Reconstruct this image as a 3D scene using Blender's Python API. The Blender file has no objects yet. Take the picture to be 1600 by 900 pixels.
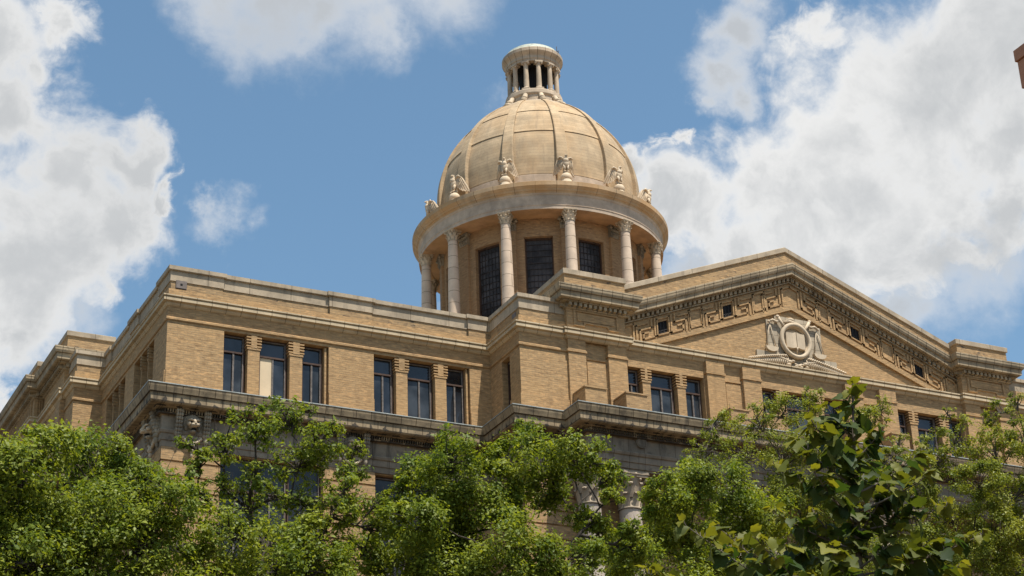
import bpy, math, random
import numpy as np
from mathutils import Vector, Matrix, Euler

S = bpy.context.scene
COL = S.collection
R = math.radians

# ------------------------------------------------------------------ camera
cam = bpy.data.cameras.new("camera")
cam.sensor_width = 36.0
cam.lens = 36.0 * 3000.47 / 1600.0
cam.clip_end = 5000.0
camo = bpy.data.objects.new("camera", cam)
COL.objects.link(camo)
CAM = Vector((-16.1602, -57.1773, 1.6))
_r = Vector((0.89798764, -0.43869518, -0.0341282))
_u = Vector((-0.15629358, -0.39050366, 0.90723713))
_f = Vector((0.41132774, 0.80935371, 0.4192327))
M = Matrix.Identity(4)
for i in range(3):
    M[i][0], M[i][1], M[i][2], M[i][3] = _r[i], _u[i], -_f[i], CAM[i]
camo.matrix_world = M
S.camera = camo

# ------------------------------------------------------------------ sun and exposure
SUN_VEC = Vector((0.122, -0.40, 1.0)).normalized()       # towards the sun
SUN_EL = math.asin(SUN_VEC.z)
SUN_AZ = math.atan2(SUN_VEC.x, SUN_VEC.y)
sun = bpy.data.lights.new("sun", 'SUN')
sun.energy = 4.6
sun.angle = R(0.53)
sun.color = (1.0, 0.955, 0.88)
suno = bpy.data.objects.new("sun", sun)
suno.rotation_euler = (-SUN_VEC).to_track_quat('-Z', 'Y').to_euler()
COL.objects.link(suno)
S.view_settings.view_transform = 'Standard'
S.view_settings.look = 'None'
S.view_settings.exposure = 0.58
S.view_settings.gamma = 1.0
S.view_settings.use_curve_mapping = False
S.render.engine = 'CYCLES'
S.cycles.max_bounces = 6
S.cycles.diffuse_bounces = 3
S.cycles.glossy_bounces = 3
S.cycles.transmission_bounces = 3
S.cycles.sample_clamp_indirect = 4.0


# ------------------------------------------------------------------ node helper
class NT:
    def __init__(self, tree):
        self.t = tree
        self.n = tree.nodes
        self.l = tree.links

    def node(self, typ, **kw):
        nd = self.n.new(typ)
        for k, v in kw.items():
            setattr(nd, k, v)
        return nd

    def put(self, sock, v):
        if hasattr(v, 'is_linked') or isinstance(v, bpy.types.NodeSocket):
            self.l.new(v, sock)
        else:
            if isinstance(v, (tuple, list)) and len(v) == 3 and sock.type == 'RGBA':
                v = (*v, 1.0)
            sock.default_value = v

    def math(self, op, a, b=0.0, c=None, clamp=False):
        nd = self.node('ShaderNodeMath', operation=op)
        nd.use_clamp = clamp
        self.put(nd.inputs[0], a)
        self.put(nd.inputs[1], b)
        if c is not None:
            self.put(nd.inputs[2], c)
        return nd.outputs[0]

    def vmath(self, op, a, b=None, out=0):
        nd = self.node('ShaderNodeVectorMath', operation=op)
        self.put(nd.inputs[0], a)
        if b is not None:
            self.put(nd.inputs[1], b)
        return nd.outputs[out]

    def mix(self, fac, a, b, blend='MIX'):
        nd = self.node('ShaderNodeMix', data_type='RGBA', blend_type=blend)
        self.put(nd.inputs[0], fac)
        self.put(nd.inputs[6], a)
        self.put(nd.inputs[7], b)
        return nd.outputs[2]

    def noise(self, vec, scale, detail=4.0, rough=0.55, dist=0.0):
        nd = self.node('ShaderNodeTexNoise')
        self.put(nd.inputs['Vector'], vec)
        nd.inputs['Scale'].default_value = scale
        nd.inputs['Detail'].default_value = detail
        nd.inputs['Roughness'].default_value = rough
        nd.inputs['Distortion'].default_value = dist
        return nd.outputs[0]

    def ramp(self, v, lo, hi, smooth=True):
        nd = self.node('ShaderNodeMapRange', interpolation_type='SMOOTHSTEP' if smooth else 'LINEAR')
        self.put(nd.inputs[0], v)
        if lo > hi:
            return self.math('SUBTRACT', 1.0, self.ramp(v, hi, lo, smooth))
        nd.inputs[1].default_value = lo
        nd.inputs[2].default_value = hi
        nd.inputs[3].default_value = 0.0
        nd.inputs[4].default_value = 1.0
        return nd.outputs[0]

    def comb(self, x, y, z):
        nd = self.node('ShaderNodeCombineXYZ')
        self.put(nd.inputs[0], x)
        self.put(nd.inputs[1], y)
        self.put(nd.inputs[2], z)
        return nd.outputs[0]


# ------------------------------------------------------------------ world: Nishita sky with cumulus clouds
# each cloud puff: unit direction from the ground and angular radius (radians)
CLOUDS = [
    (0.1323, 0.8390, 0.5277, 0.0500),
    (0.1634, 0.8535, 0.4948, 0.0417),
    (0.1932, 0.8620, 0.4687, 0.0383),
    (0.2123, 0.8677, 0.4496, 0.0317),
    (0.2145, 0.8513, 0.4788, 0.0207),
    (0.2332, 0.8554, 0.4625, 0.0107),
    (0.1818, 0.8844, 0.4298, 0.0600),
    (0.2165, 0.8784, 0.4262, 0.0207),
    (0.1707, 0.8233, 0.5413, 0.0207),
    (0.1635, 0.9049, 0.3929, 0.0267),
    (0.1656, 0.8413, 0.5147, 0.0233),
    (0.4652, 0.7492, 0.4714, 0.0140),
    (0.4779, 0.7540, 0.4508, 0.0233),
    (0.4920, 0.7456, 0.4495, 0.0333),
    (0.5168, 0.7212, 0.4613, 0.0367),
    (0.5122, 0.7434, 0.4301, 0.0317),
    (0.5387, 0.6918, 0.4809, 0.0467),
    (0.5677, 0.6576, 0.4953, 0.0633),
    (0.5948, 0.6227, 0.5083, 0.0633),
    (0.5723, 0.6904, 0.4425, 0.0533),
    (0.6066, 0.6475, 0.4613, 0.0433),
    (0.5237, 0.6742, 0.5207, 0.0233),
    (0.5357, 0.7248, 0.4333, 0.0400),
    (0.5894, 0.6758, 0.4426, 0.0433),
    (0.6109, 0.6572, 0.4415, 0.0300),
    (0.5768, 0.7011, 0.4192, 0.0300),
    (0.5529, 0.7006, 0.4510, 0.0500),
    (0.5750, 0.6736, 0.4643, 0.0500),
    (0.5289, 0.7169, 0.4542, 0.0400),
    (0.5464, 0.6708, 0.5014, 0.0433),
    (0.6009, 0.6795, 0.4210, 0.0200),
    (0.4749, 0.7387, 0.4783, 0.0093),
    (0.1746, 0.9156, 0.3622, 0.0133),
    (0.1604, 0.9132, 0.3747, 0.0200),
]
SOFT_CLOUDS = [
    (0.2452, 0.7921, 0.5589, 0.0267),
    (0.2718, 0.7893, 0.5506, 0.0333),
    (0.3042, 0.7739, 0.5555, 0.0433),
    (0.3384, 0.7535, 0.5636, 0.0400),
    (0.3235, 0.7823, 0.5324, 0.0233),
    (0.2902, 0.7918, 0.5374, 0.0200),
    (0.3661, 0.7348, 0.5711, 0.0233),
    (0.4879, 0.7075, 0.5112, 0.0173),
    (0.4940, 0.7093, 0.5029, 0.0133),
    (0.4932, 0.6919, 0.5273, 0.0160),
    (0.4969, 0.6772, 0.5427, 0.0167),
    (0.4846, 0.7160, 0.5025, 0.0100),
    (0.5602, 0.7181, 0.4129, 0.0367),
    (0.5959, 0.6833, 0.4219, 0.0367),
    (0.6127, 0.6612, 0.4329, 0.0300),
    (0.5845, 0.7038, 0.4037, 0.0233),
    (0.4931, 0.7568, 0.4290, 0.0233),
    (0.2068, 0.8880, 0.4107, 0.0233),
    (0.2736, 0.8459, 0.4578, 0.0153),
    (0.2875, 0.8432, 0.4543, 0.0107),
    (0.2639, 0.8454, 0.4645, 0.0093),
    (0.2795, 0.8521, 0.4426, 0.0093),
]

W = bpy.data.worlds.new("World")
S.world = W
W.use_nodes = True
wt = NT(W.node_tree)
wt.n.clear()
wout = wt.node('ShaderNodeOutputWorld')
sky = wt.node('ShaderNodeTexSky', sky_type='NISHITA')
sky.sun_disc = False
sky.sun_elevation = SUN_EL
sky.sun_rotation = SUN_AZ % (2 * math.pi)
sky.altitude = 20.0
sky.air_density = 1.0
sky.dust_density = 1.0
sky.ozone_density = 1.0
SKY_STRENGTH = 0.106
tc = wt.node('ShaderNodeTexCoord')
dirv = wt.vmath('NORMALIZE', tc.outputs['Generated'])


def cloud_field(vec, puffs, slope=1.6, top=1.25):
    f = None
    for (x, y, z, rad) in puffs:
        d = wt.vmath('DISTANCE', vec, (x, y, z), out=1)
        v = wt.math('MULTIPLY_ADD', d, -slope / rad, slope)
        v = wt.math('MINIMUM', wt.math('MAXIMUM', v, -1.2), top)
        f = v if f is None else wt.math('SMOOTH_MAX', f, v, 0.5)
    return f


def warped(vec, scale, detail, amp):
    nn = wt.node('ShaderNodeTexNoise')
    wt.put(nn.inputs['Vector'], vec)
    nn.inputs['Scale'].default_value = scale
    nn.inputs['Detail'].default_value = detail
    nn.inputs['Roughness'].default_value = 0.62
    w = wt.vmath('SCALE', wt.vmath('SUBTRACT', nn.outputs['Color'], (0.5, 0.5, 0.5)))
    w.node.inputs['Scale'].default_value = amp
    return wt.vmath('ADD', vec, w)


dw = warped(warped(dirv, 14.0, 3.0, 0.05), 34.0, 8.0, 0.050)
ds = warped(dirv, 11.0, 9.0, 0.085)
field = cloud_field(dw, CLOUDS)
haze_field = cloud_field(ds, SOFT_CLOUDS, 1.3, 1.2)
fbm = wt.noise(dirv, 20.0, 10.0, 0.62, 0.2)
# scattered cumulus over the rest of the sky, away from the part named above
far_mask = wt.ramp(wt.vmath('DOT_PRODUCT', dirv, tuple(_f), out=1), 0.955, 0.90)
wide = wt.noise(wt.vmath('MULTIPLY', dirv, (1.0, 1.0, 2.2)), 3.1, 7.0, 0.55, 0.2)
wide_den = wt.math('MULTIPLY', wt.math('MULTIPLY_ADD', wide, 6.0, -3.75), far_mask)
wide_all = wt.math('ADD', wide_den, wt.math('MULTIPLY_ADD', far_mask, 3.0, -3.0))
n_fine = wt.math('MULTIPLY', wt.math('SUBTRACT', fbm, 0.5), 2.6)
den = wt.math('MAXIMUM', wt.math('ADD', n_fine, field), wide_all)
den_soft = wt.math('MULTIPLY_ADD', n_fine, 0.75, haze_field)
# a few faint wisps in the clear blue
wisp = wt.noise(wt.vmath('ADD', ds, (3.1, 1.7, 0.4)), 9.0, 8.0, 0.6, 0.6)
a_wisp = wt.math('MULTIPLY', wt.ramp(wisp, 0.585, 0.74), 0.30)
a_crisp = wt.ramp(den, -0.16, 0.92)
a_soft = wt.math('MULTIPLY', wt.ramp(den_soft, -0.45, 1.25), 0.88)
alpha = wt.math('MAXIMUM', wt.math('MAXIMUM', a_crisp, a_soft), a_wisp)
dmax = wt.math('MAXIMUM', den, wt.math('MULTIPLY', den_soft, 1.45))
relief = wt.noise(ds, 5.0, 4.0, 0.48)
thick = wt.ramp(wt.math('MULTIPLY_ADD', wt.math('SUBTRACT', relief, 0.5), 1.35, dmax), 0.45, 1.75)
ccol = wt.mix(thick, (0.585, 0.585, 0.580), (0.385, 0.397, 0.407))
skyc = wt.mix(1.0, sky.outputs[0], (SKY_STRENGTH, SKY_STRENGTH, SKY_STRENGTH), 'MULTIPLY')
hsv = wt.node('ShaderNodeHueSaturation')
hsv.inputs['Saturation'].default_value = 1.07
hsv.inputs['Hue'].default_value = 0.487
hsv.inputs['Value'].default_value = 1.0
wt.put(hsv.inputs['Color'], skyc)
zdir = wt.node('ShaderNodeSeparateXYZ')
wt.put(zdir.inputs[0], dirv)
alpha = wt.math('MULTIPLY', alpha, wt.ramp(zdir.outputs[2], 0.02, 0.12))
final = wt.mix(alpha, hsv.outputs[0], ccol)
bg = wt.node('ShaderNodeBackground')
wt.put(bg.inputs[0], final)
bg.inputs[1].default_value = 1.0
wt.l.new(bg.outputs[0], wout.inputs[0])


# ------------------------------------------------------------------ materials
def new_mat(name):
    m = bpy.data.materials.new(name)
    m.use_nodes = True
    t = NT(m.node_tree)
    t.n.clear()
    out = t.node('ShaderNodeOutputMaterial')
    p = t.node('ShaderNodeBsdfPrincipled')
    t.l.new(p.outputs[0], out.inputs[0])
    p.inputs['Roughness'].default_value = 0.85
    p.inputs['Specular IOR Level'].default_value = 0.3
    return m, t, p, out


def wall_uv(t, radial=False):
    g = t.node('ShaderNodeNewGeometry')
    s = t.node('ShaderNodeSeparateXYZ')
    t.put(s.inputs[0], g.outputs['Position'])
    if radial:
        a = t.math('ARCTAN2', t.math('SUBTRACT', s.outputs[0], 23.75), t.math('SUBTRACT', 18.08, s.outputs[1]))
        u = t.math('MULTIPLY', a, 5.0)
    else:
        sn = t.node('ShaderNodeSeparateXYZ')
        t.put(sn.inputs[0], g.outputs['True Normal'])
        side = t.math('GREATER_THAN', t.math('ABSOLUTE', sn.outputs[0]), t.math('ABSOLUTE', sn.outputs[1]))
        u = t.math('ADD', s.outputs[0], t.math('MULTIPLY', side, t.math('SUBTRACT', s.outputs[1], s.outputs[0])))
    return g.outputs['Position'], t.comb(u, s.outputs[2], 0.0), u, s.outputs[2]


def bump(t, p, h, strength=0.4, dist=0.01):
    b = t.node('ShaderNodeBump')
    b.inputs['Strength'].default_value = strength
    b.inputs['Distance'].default_value = dist
    t.put(b.inputs['Height'], h)
    t.l.new(b.outputs[0], p.inputs['Normal'])


def brick_mat(name, c1, c2, mortar, radial=False, blotch=0.0, row=0.078):
    m, t, p, out = new_mat(name)
    pos, uv, u, v = wall_uv(t, radial)
    br = t.node('ShaderNodeTexBrick')
    t.put(br.inputs['Vector'], uv)
    t.put(br.inputs['Color1'], c1)
    t.put(br.inputs['Color2'], c2)
    t.put(br.inputs['Mortar'], mortar)
    br.inputs['Scale'].default_value = 1.0
    br.inputs['Brick Width'].default_value = 0.24
    br.inputs['Row Height'].default_value = row
    br.inputs['Mortar Size'].default_value = 0.009
    br.inputs['Bias'].default_value = 0.0
    streak = t.noise(t.vmath('MULTIPLY', uv, (1.6, 9.0, 1.0)), 1.0, 5.0, 0.65)
    big = t.noise(pos, 0.55, 4.0, 0.6)
    c = t.mix(t.math('MULTIPLY', t.ramp(streak, 0.42, 0.72), 0.50), br.outputs[0], (c2[0] * .55, c2[1] * .53, c2[2] * .50))
    speck = t.noise(t.vmath('MULTIPLY', uv, (4.2, 12.8, 1.0)), 1.0, 2.0, 0.5)
    c = t.mix(t.math('MULTIPLY', t.ramp(speck, 0.54, 0.68), 0.75), c, (c1[0] * 1.30, c1[1] * 1.22, c1[2] * 1.15))
    c = t.mix(t.math('MULTIPLY', t.ramp(speck, 0.45, 0.32), 0.62), c, (c2[0] * .52, c2[1] * .50, c2[2] * .52))
    c = t.mix(t.math('MULTIPLY', t.ramp(big, 0.42, 0.68), 0.28), c, (c1[0] * 1.18, c1[1] * 1.12, c1[2] * 1.0))
    patch = t.noise(pos, 0.22, 3.0, 0.6)
    c = t.mix(t.math('MULTIPLY', t.ramp(patch, 0.40, 0.66), 0.22), c, (c1[0] * .80, c1[1] * .72, c1[2] * .66))
    rain = t.noise(t.vmath('MULTIPLY', uv, (3.0, 0.35, 1.0)), 1.0, 5.0, 0.62)
    c = t.mix(t.math('MULTIPLY', t.ramp(rain, 0.56, 0.74), 0.26), c, (c2[0] * .55, c2[1] * .55, c2[2] * .56))
    if blotch > 0:
        bl = t.noise(t.vmath('MULTIPLY', uv, (2.4, 6.0, 1.0)), 1.0, 6.0, 0.7)
        md = t.noise(pos, 0.8, 3.0, 0.5)
        f = t.math('MULTIPLY', t.ramp(bl, 0.55, 0.66), t.ramp(md, 0.42, 0.6))
        c = t.mix(t.math('MULTIPLY', f, blotch), c, (0.06, 0.05, 0.042))
    t.put(p.inputs['Base Color'], c)
    p.inputs['Roughness'].default_value = 0.9
    bump(t, p, t.math('ADD', br.outputs['Fac'], t.math('MULTIPLY', streak, -1.2)), 0.35, 0.012)
    return m


def stone_mat(name, base, var=0.18, block=0.66, row=5.0, joint=(0.06, 0.05, 0.04), grime=0.0, radial=False,
              grime_col=(0.035, 0.032, 0.027), warm=0.0, jw=0.010, off=0.0, glo=0.52, ghi=0.66, drips=False):
    m, t, p, out = new_mat(name)
    pos, uv, u, v = wall_uv(t, radial)
    n1 = t.noise(pos, 1.3, 5.0, 0.6)
    n2 = t.noise(pos, 14.0, 4.0, 0.6)
    dark = tuple(x * (1 - var * 2.0) for x in base)
    lite = tuple(min(x * (1 + var * .7), .9) for x in base)
    c = t.mix(t.ramp(n1, 0.3, 0.72), dark, lite)
    c = t.mix(t.math('MULTIPLY', t.ramp(n2, 0.45, 0.75), 0.35), c, dark)
    h = n2
    if block:
        br = t.node('ShaderNodeTexBrick')
        t.put(br.inputs['Vector'], t.vmath('ADD', uv, (0.13, off, 0.0)))
        t.put(br.inputs['Color1'], (0.90, 0.90, 0.90))
        t.put(br.inputs['Color2'], (1.04, 1.04, 1.04))
        t.put(br.inputs['Mortar'], (0.30, 0.28, 0.26))
        br.inputs['Scale'].default_value = 1.0
        br.inputs['Brick Width'].default_value = block
        br.inputs['Row Height'].default_value = row
        br.inputs['Mortar Size'].default_value = jw
        br.offset = 0.5 if row < 4 else 0.0
        c = t.mix(1.0, c, br.outputs[0], 'MULTIPLY')
        h = t.math('ADD', t.math('MULTIPLY', n2, 0.5), t.math('MULTIPLY', br.outputs['Fac'], -1.0))
    if warm > 0:
        wn = t.noise(t.vmath('MULTIPLY', pos, (1.0, 1.0, 0.7)), 0.7, 4.0, 0.55)
        c = t.mix(t.math('MULTIPLY', t.ramp(wn, 0.42, 0.62), warm), c, (0.44, 0.25, 0.10))
    if grime > 0:
        g1 = t.noise(t.vmath('MULTIPLY', uv, (3.2, 0.55, 1.0)), 1.0, 6.0, 0.66)
        g2 = t.noise(pos, 2.3, 5.0, 0.65)
        f = t.math('MAXIMUM', t.ramp(g1, glo, ghi), t.math('MULTIPLY', t.ramp(g2, 0.54, 0.68), 0.8))
        c = t.mix(t.math('MULTIPLY', f, grime), c, grime_col)
    if drips:
        # black run-off stains that hang from the joints of the projecting course
        fr = t.math('FRACT', t.math('ADD', t.math('DIVIDE', t.math('ADD', u, 0.13), 0.55), 0.5))
        dj = t.math('ABSOLUTE', t.math('SUBTRACT', fr, 0.5))
        tt = t.math('DIVIDE', t.math('SUBTRACT', 24.96, v), 0.27)
        wob = t.noise(t.vmath('MULTIPLY', uv, (2.1, 3.0, 1.0)), 1.0, 4.0, 0.6)
        lim = t.math('MULTIPLY', t.math('MULTIPLY', tt, tt), t.math('MULTIPLY_ADD', wob, 2.0, -0.80))
        gn = t.node('ShaderNodeNewGeometry')
        sz = t.node('ShaderNodeSeparateXYZ')
        t.put(sz.inputs[0], gn.outputs['True Normal'])
        upright = t.math('LESS_THAN', t.math('ABSOLUTE', sz.outputs[2]), 0.5)
        f = t.math('MULTIPLY', t.ramp(t.math('SUBTRACT', lim, dj), -0.02, 0.05), t.math('MULTIPLY', upright, t.math('LESS_THAN', v, 24.945)))
        c = t.mix(t.math('MULTIPLY', f, 0.85), c, (0.026, 0.024, 0.022))
    t.put(p.inputs['Base Color'], c)
    p.inputs['Roughness'].default_value = 0.88
    bump(t, p, h, 0.3, 0.012)
    return m


def plain_mat(name, c, rough=0.7, var=0.15, scale=6.0, spec=0.3, metallic=0.0):
    m, t, p, out = new_mat(name)
    g = t.node('ShaderNodeNewGeometry')
    n = t.noise(g.outputs['Position'], scale, 4.0, 0.6)
    t.put(p.inputs['Base Color'], t.mix(t.ramp(n, 0.3, 0.7), tuple(x * (1 - var) for x in c), tuple(x * (1 + var) for x in c)))
    p.inputs['Roughness'].default_value = rough
    p.inputs['Specular IOR Level'].default_value = spec
    p.inputs['Metallic'].default_value = metallic
    return m


def glass_mat(name, c, rough=0.06, wob=0.25, spec=0.36):
    m, t, p, out = new_mat(name)
    g = t.node('ShaderNodeNewGeometry')
    n = t.noise(g.outputs['Position'], 1.1, 3.0, 0.5)
    t.put(p.inputs['Base Color'], t.mix(t.ramp(n, 0.35, 0.65), tuple(x * .5 for x in c), tuple(x * 1.5 for x in c)))
    p.inputs['Roughness'].default_value = rough
    p.inputs['Specular IOR Level'].default_value = spec
    bump(t, p, t.noise(g.outputs['Position'], 2.2, 2.0, 0.5), wob, 0.02)
    return m


BRICK = brick_mat("buff_brick", (0.430, 0.278, 0.135), (0.360, 0.226, 0.106), (0.30, 0.215, 0.12), blotch=0.10)
BRICKP = brick_mat("buff_brick_parapet", (0.390, 0.262, 0.132), (0.320, 0.208, 0.105), (0.30, 0.215, 0.125), blotch=0.95)
BRICKD = brick_mat("drum_brick", (0.380, 0.235, 0.115), (0.330, 0.200, 0.098), (0.30, 0.20, 0.12), radial=True, blotch=0.1)
COPING = stone_mat("coping_stone", (0.435, 0.348, 0.240), 0.14, block=1.5, grime=0.40, grime_col=(0.14, 0.115, 0.085))
STRING = stone_mat("string_course_stone", (0.545, 0.430, 0.275), 0.10, block=0.53, grime=0.15, grime_col=(0.14, 0.11, 0.07))
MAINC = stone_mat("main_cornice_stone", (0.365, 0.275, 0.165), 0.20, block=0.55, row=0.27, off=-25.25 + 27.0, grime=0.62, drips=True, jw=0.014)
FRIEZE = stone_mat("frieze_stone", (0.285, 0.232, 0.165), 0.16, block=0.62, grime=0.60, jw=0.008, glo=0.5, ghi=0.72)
PEDC = stone_mat("pediment_cornice_stone", (0.400, 0.310, 0.195), 0.16, block=0.42, grime=0.45, glo=0.58, ghi=0.70, jw=0.012)
COLUMN = stone_mat("column_stone", (0.620, 0.480, 0.350), 0.10, block=40.0, row=0.60, jw=0.012)
PCOLUMN = stone_mat("portico_column_stone", (0.47, 0.39, 0.31), 0.10, block=0.0, grime=0.12)
DOME = stone_mat("dome_concrete", (0.475, 0.352, 0.214), 0.13, block=30.0, row=0.17, jw=0.003, warm=0.22, grime=0.30,
                 grime_col=(0.19, 0.15, 0.105), radial=True)
DRUMC = stone_mat("drum_cornice_stone", (0.500, 0.350, 0.205), 0.14, block=0.80, warm=0.6, grime=0.15, grime_col=(0.14, 0.10, 0.07), radial=True)
DRUMF = stone_mat("drum_frieze_stone", (0.500, 0.388, 0.282), 0.14, block=0.0, grime=0.25, grime_col=(0.17, 0.15, 0.13), radial=True)
SOFFIT = stone_mat("drum_soffit_plaster", (0.46, 0.27, 0.135), 0.16, block=0.0, warm=0.5, radial=True)
CARVED = stone_mat("carved_stone", (0.570, 0.455, 0.315), 0.12, block=0.0, grime=0.12, grime_col=(0.16, 0.13, 0.09))
CARVEDM = stone_mat("weathered_capital_stone", (0.420, 0.335, 0.235), 0.18, block=0.0, grime=0.30, grime_col=(0.12, 0.10, 0.075))
CARVEDG = stone_mat("carved_grey_stone", (0.370, 0.305, 0.215), 0.25, block=0.0, grime=0.40, glo=0.5, ghi=0.6)
EMBLEM = stone_mat("emblem_stone", (0.440, 0.365, 0.260), 0.10, block=0.42, row=0.33, jw=0.008, grime=0.18, grime_col=(0.15, 0.12, 0.09))
LANTERN = stone_mat("lantern_stone", (0.520, 0.410, 0.290), 0.14, block=0.0, grime=0.22, grime_col=(0.17, 0.14, 0.1), radial=True)
LANTERNJ = stone_mat("jointed_lantern_stone", (0.520, 0.410, 0.290), 0.14, block=1.35, row=40.0, jw=0.045, grime=0.22, grime_col=(0.17, 0.14, 0.1), radial=True)
COPPER = plain_mat("copper_patina", (0.36, 0.38, 0.31), 0.6, 0.2)
WOODF = plain_mat("brown_window_wood", (0.068, 0.038, 0.025), 0.65, 0.25)
GREYF = plain_mat("worn_grey_window_stile", (0.185, 0.160, 0.140), 0.6, 0.3, 9.0)
DARKF = plain_mat("dark_transom_bar", (0.025, 0.02, 0.018), 0.6, 0.2)
BOARD = plain_mat("pale_plywood_board", (0.62, 0.49, 0.32), 0.8, 0.06, 2.0)
GLASS = glass_mat("window_glass", (0.021, 0.025, 0.031), spec=0.5)
DUSTY = glass_mat("dusty_lower_glass", (0.034, 0.039, 0.044), 0.16, 0.2)
DIMGLASS = glass_mat("dim_reflection_glass", (0.022, 0.023, 0.024), 0.22, 0.2)  # duller glass stands in for dark reflections from across the street
DGLASS = glass_mat("screened_drum_glass", (0.056, 0.050, 0.049), 0.5, 0.1, 0.14)
LEADB = plain_mat("dark_glazing_bars", (0.034, 0.030, 0.029), 0.7, 0.2)
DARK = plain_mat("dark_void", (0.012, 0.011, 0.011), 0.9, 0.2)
FLASH = plain_mat("grey_flashing", (0.34, 0.36, 0.33), 0.55, 0.2)
ROOFM = plain_mat("roof_gravel", (0.30, 0.28, 0.25), 0.95, 0.2)
VENTM = plain_mat("vent_box_paint", (0.16, 0.13, 0.11), 0.6, 0.15)


# ------------------------------------------------------------------ mesh builder
class MB:
    def __init__(self):
        self.v = []
        self.f = []
        self.smooth = []

    def add(self, verts, faces, smooth=False):
        o = len(self.v)
        self.v.extend([tuple(p) for p in verts])
        for fc in faces:
            self.f.append(tuple(i + o for i in fc))
            self.smooth.append(smooth)

    def box(self, x0, x1, y0, y1, z0, z1):
        v = [(x0, y0, z0), (x1, y0, z0), (x1, y1, z0), (x0, y1, z0), (x0, y0, z1), (x1, y0, z1), (x1, y1, z1), (x0, y1, z1)]
        self.add(v, [(0, 3, 2, 1), (4, 5, 6, 7), (0, 1, 5, 4), (1, 2, 6, 5), (2, 3, 7, 6), (3, 0, 4, 7)])

    def prism(self, pts, y0, y1, smooth=False):
        """polygon pts (x,z) extruded from y0 (front) to y1 (back)"""
        n = len(pts)
        v = [(x, y0, z) for x, z in pts] + [(x, y1, z) for x, z in pts]
        f = [tuple(range(n)), tuple(range(2 * n - 1, n - 1, -1))]
        for i in range(n):
            j = (i + 1) % n
            f.append((i, i + n, j + n, j))
        self.add(v, f, smooth)

    def ell(self, c, r, nu=14, nv=9, rot=None):
        v = []
        f = []
        for i in range(nv + 1):
            th = math.pi * i / nv
            for j in range(nu):
                ph = 2 * math.pi * j / nu
                p = Vector((r[0] * math.sin(th) * math.cos(ph), r[1] * math.sin(th) * math.sin(ph), r[2] * math.cos(th)))
                if rot is not None:
                    p = rot @ p
                v.append((c[0] + p.x, c[1] + p.y, c[2] + p.z))
        for i in range(nv):
            for j in range(nu):
                k = (j + 1) % nu
                f.append((i * nu + j, (i + 1) * nu + j, (i + 1) * nu + k, i * nu + k))
        self.add(v, f, True)

    def tube(self, pts, rad, n=7, caps=True):
        pts = [Vector(p) for p in pts]
        v = []
        f = []
        up = Vector((0.31, 0.17, 0.93))
        for i, p in enumerate(pts):
            a = pts[max(i - 1, 0)]
            b = pts[min(i + 1, len(pts) - 1)]
            d = (b - a)
            d = d.normalized() if d.length > 1e-9 else Vector((0, 0, 1))
            s = d.cross(up)
            if s.length < 1e-3:
                s = d.cross(Vector((1, 0, 0)))
            s.normalize()
            t = d.cross(s)
            rr = rad[i] if isinstance(rad, (list, tuple)) else rad
            for j in range(n):
                an = 2 * math.pi * j / n
                q = p + s * (rr * math.cos(an)) + t * (rr * math.sin(an))
                v.append(tuple(q))
        for i in range(len(pts) - 1):
            for j in range(n):
                k = (j + 1) % n
                f.append((i * n + j, i * n + k, (i + 1) * n + k, (i + 1) * n + j))
        if caps:
            f.append(tuple(range(n - 1, -1, -1)))
            f.append(tuple(range((len(pts) - 1) * n, len(pts) * n)))
        self.add(v, f, True)

    def lathe(self, prof, c=(0, 0), n=64, smooth=True, a0=0.0, a1=2 * math.pi):
        """prof: list of (r, z) from bottom outwards to top"""
        full = abs(a1 - a0 - 2 * math.pi) < 1e-6
        cols = n if full else n + 1
        v = []
        f = []
        for (r, z) in prof:
            for j in range(cols):
                a = a0 + (a1 - a0) * j / n
                v.append((c[0] + r * math.sin(a), c[1] - r * math.cos(a), z))
        for i in range(len(prof) - 1):
            for j in range(n):
                k = (j + 1) % cols
                f.append((i * cols + j, i * cols + k, (i + 1) * cols + k, (i + 1) * cols + j))
        self.add(v, f, smooth)

    def sweep(self, prof, path, closed=False):
        """prof: (offset outward d, z) top to bottom; path: wall-plane corners with the outside on the right hand"""
        n = len(path)
        offs = []
        for i in range(n):
            def nrm(a, b):
                dx, dy = b[0] - a[0], b[1] - a[1]
                L = math.hypot(dx, dy)
                return (dy / L, -dx / L)
            if i == 0:
                m = nrm(path[0], path[1])
            elif i == n - 1:
                m = nrm(path[-2], path[-1])
            else:
                a = nrm(path[i - 1], path[i])
                b = nrm(path[i], path[i + 1])
                k = 1.0 / max(1 + a[0] * b[0] + a[1] * b[1], 0.2)
                m = ((a[0] + b[0]) * k, (a[1] + b[1]) * k)
            offs.append(m)
        k = len(prof)
        v = []
        for (x, y), (mx_, my_) in zip(path, offs):
            for d, z in prof:
                v.append((x + mx_ * d, y + my_ * d, z))
        f = []
        for i in range(n - 1):
            for j in range(k - 1):
                f.append((i * k + j, i * k + j + 1, (i + 1) * k + j + 1, (i + 1) * k + j))
        f.append(tuple(range(k - 1, -1, -1)))
        f.append(tuple(range((n - 1) * k, n * k)))
        self.add(v, f)

    def xf(self, mat):
        self.v = [tuple(mat @ Vector(p)) for p in self.v]
        return self

    def build(self, name, mat, parent=None, label=None):
        me = bpy.data.meshes.new(name)
        me.from_pydata(self.v, [], self.f)
        me.polygons.foreach_set('use_smooth', self.smooth)
        me.materials.append(mat)
        me.update()
        o = bpy.data.objects.new(name, me)
        COL.objects.link(o)
        if parent is not None:
            o.parent = parent
        if label:
            o['label'] = label
        return o


def fix_normals(o):
    import bmesh
    bm = bmesh.new()
    bm.from_mesh(o.data)
    bmesh.ops.recalc_face_normals(bm, faces=bm.faces)
    bm.to_mesh(o.data)
    bm.free()
    return o


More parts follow.
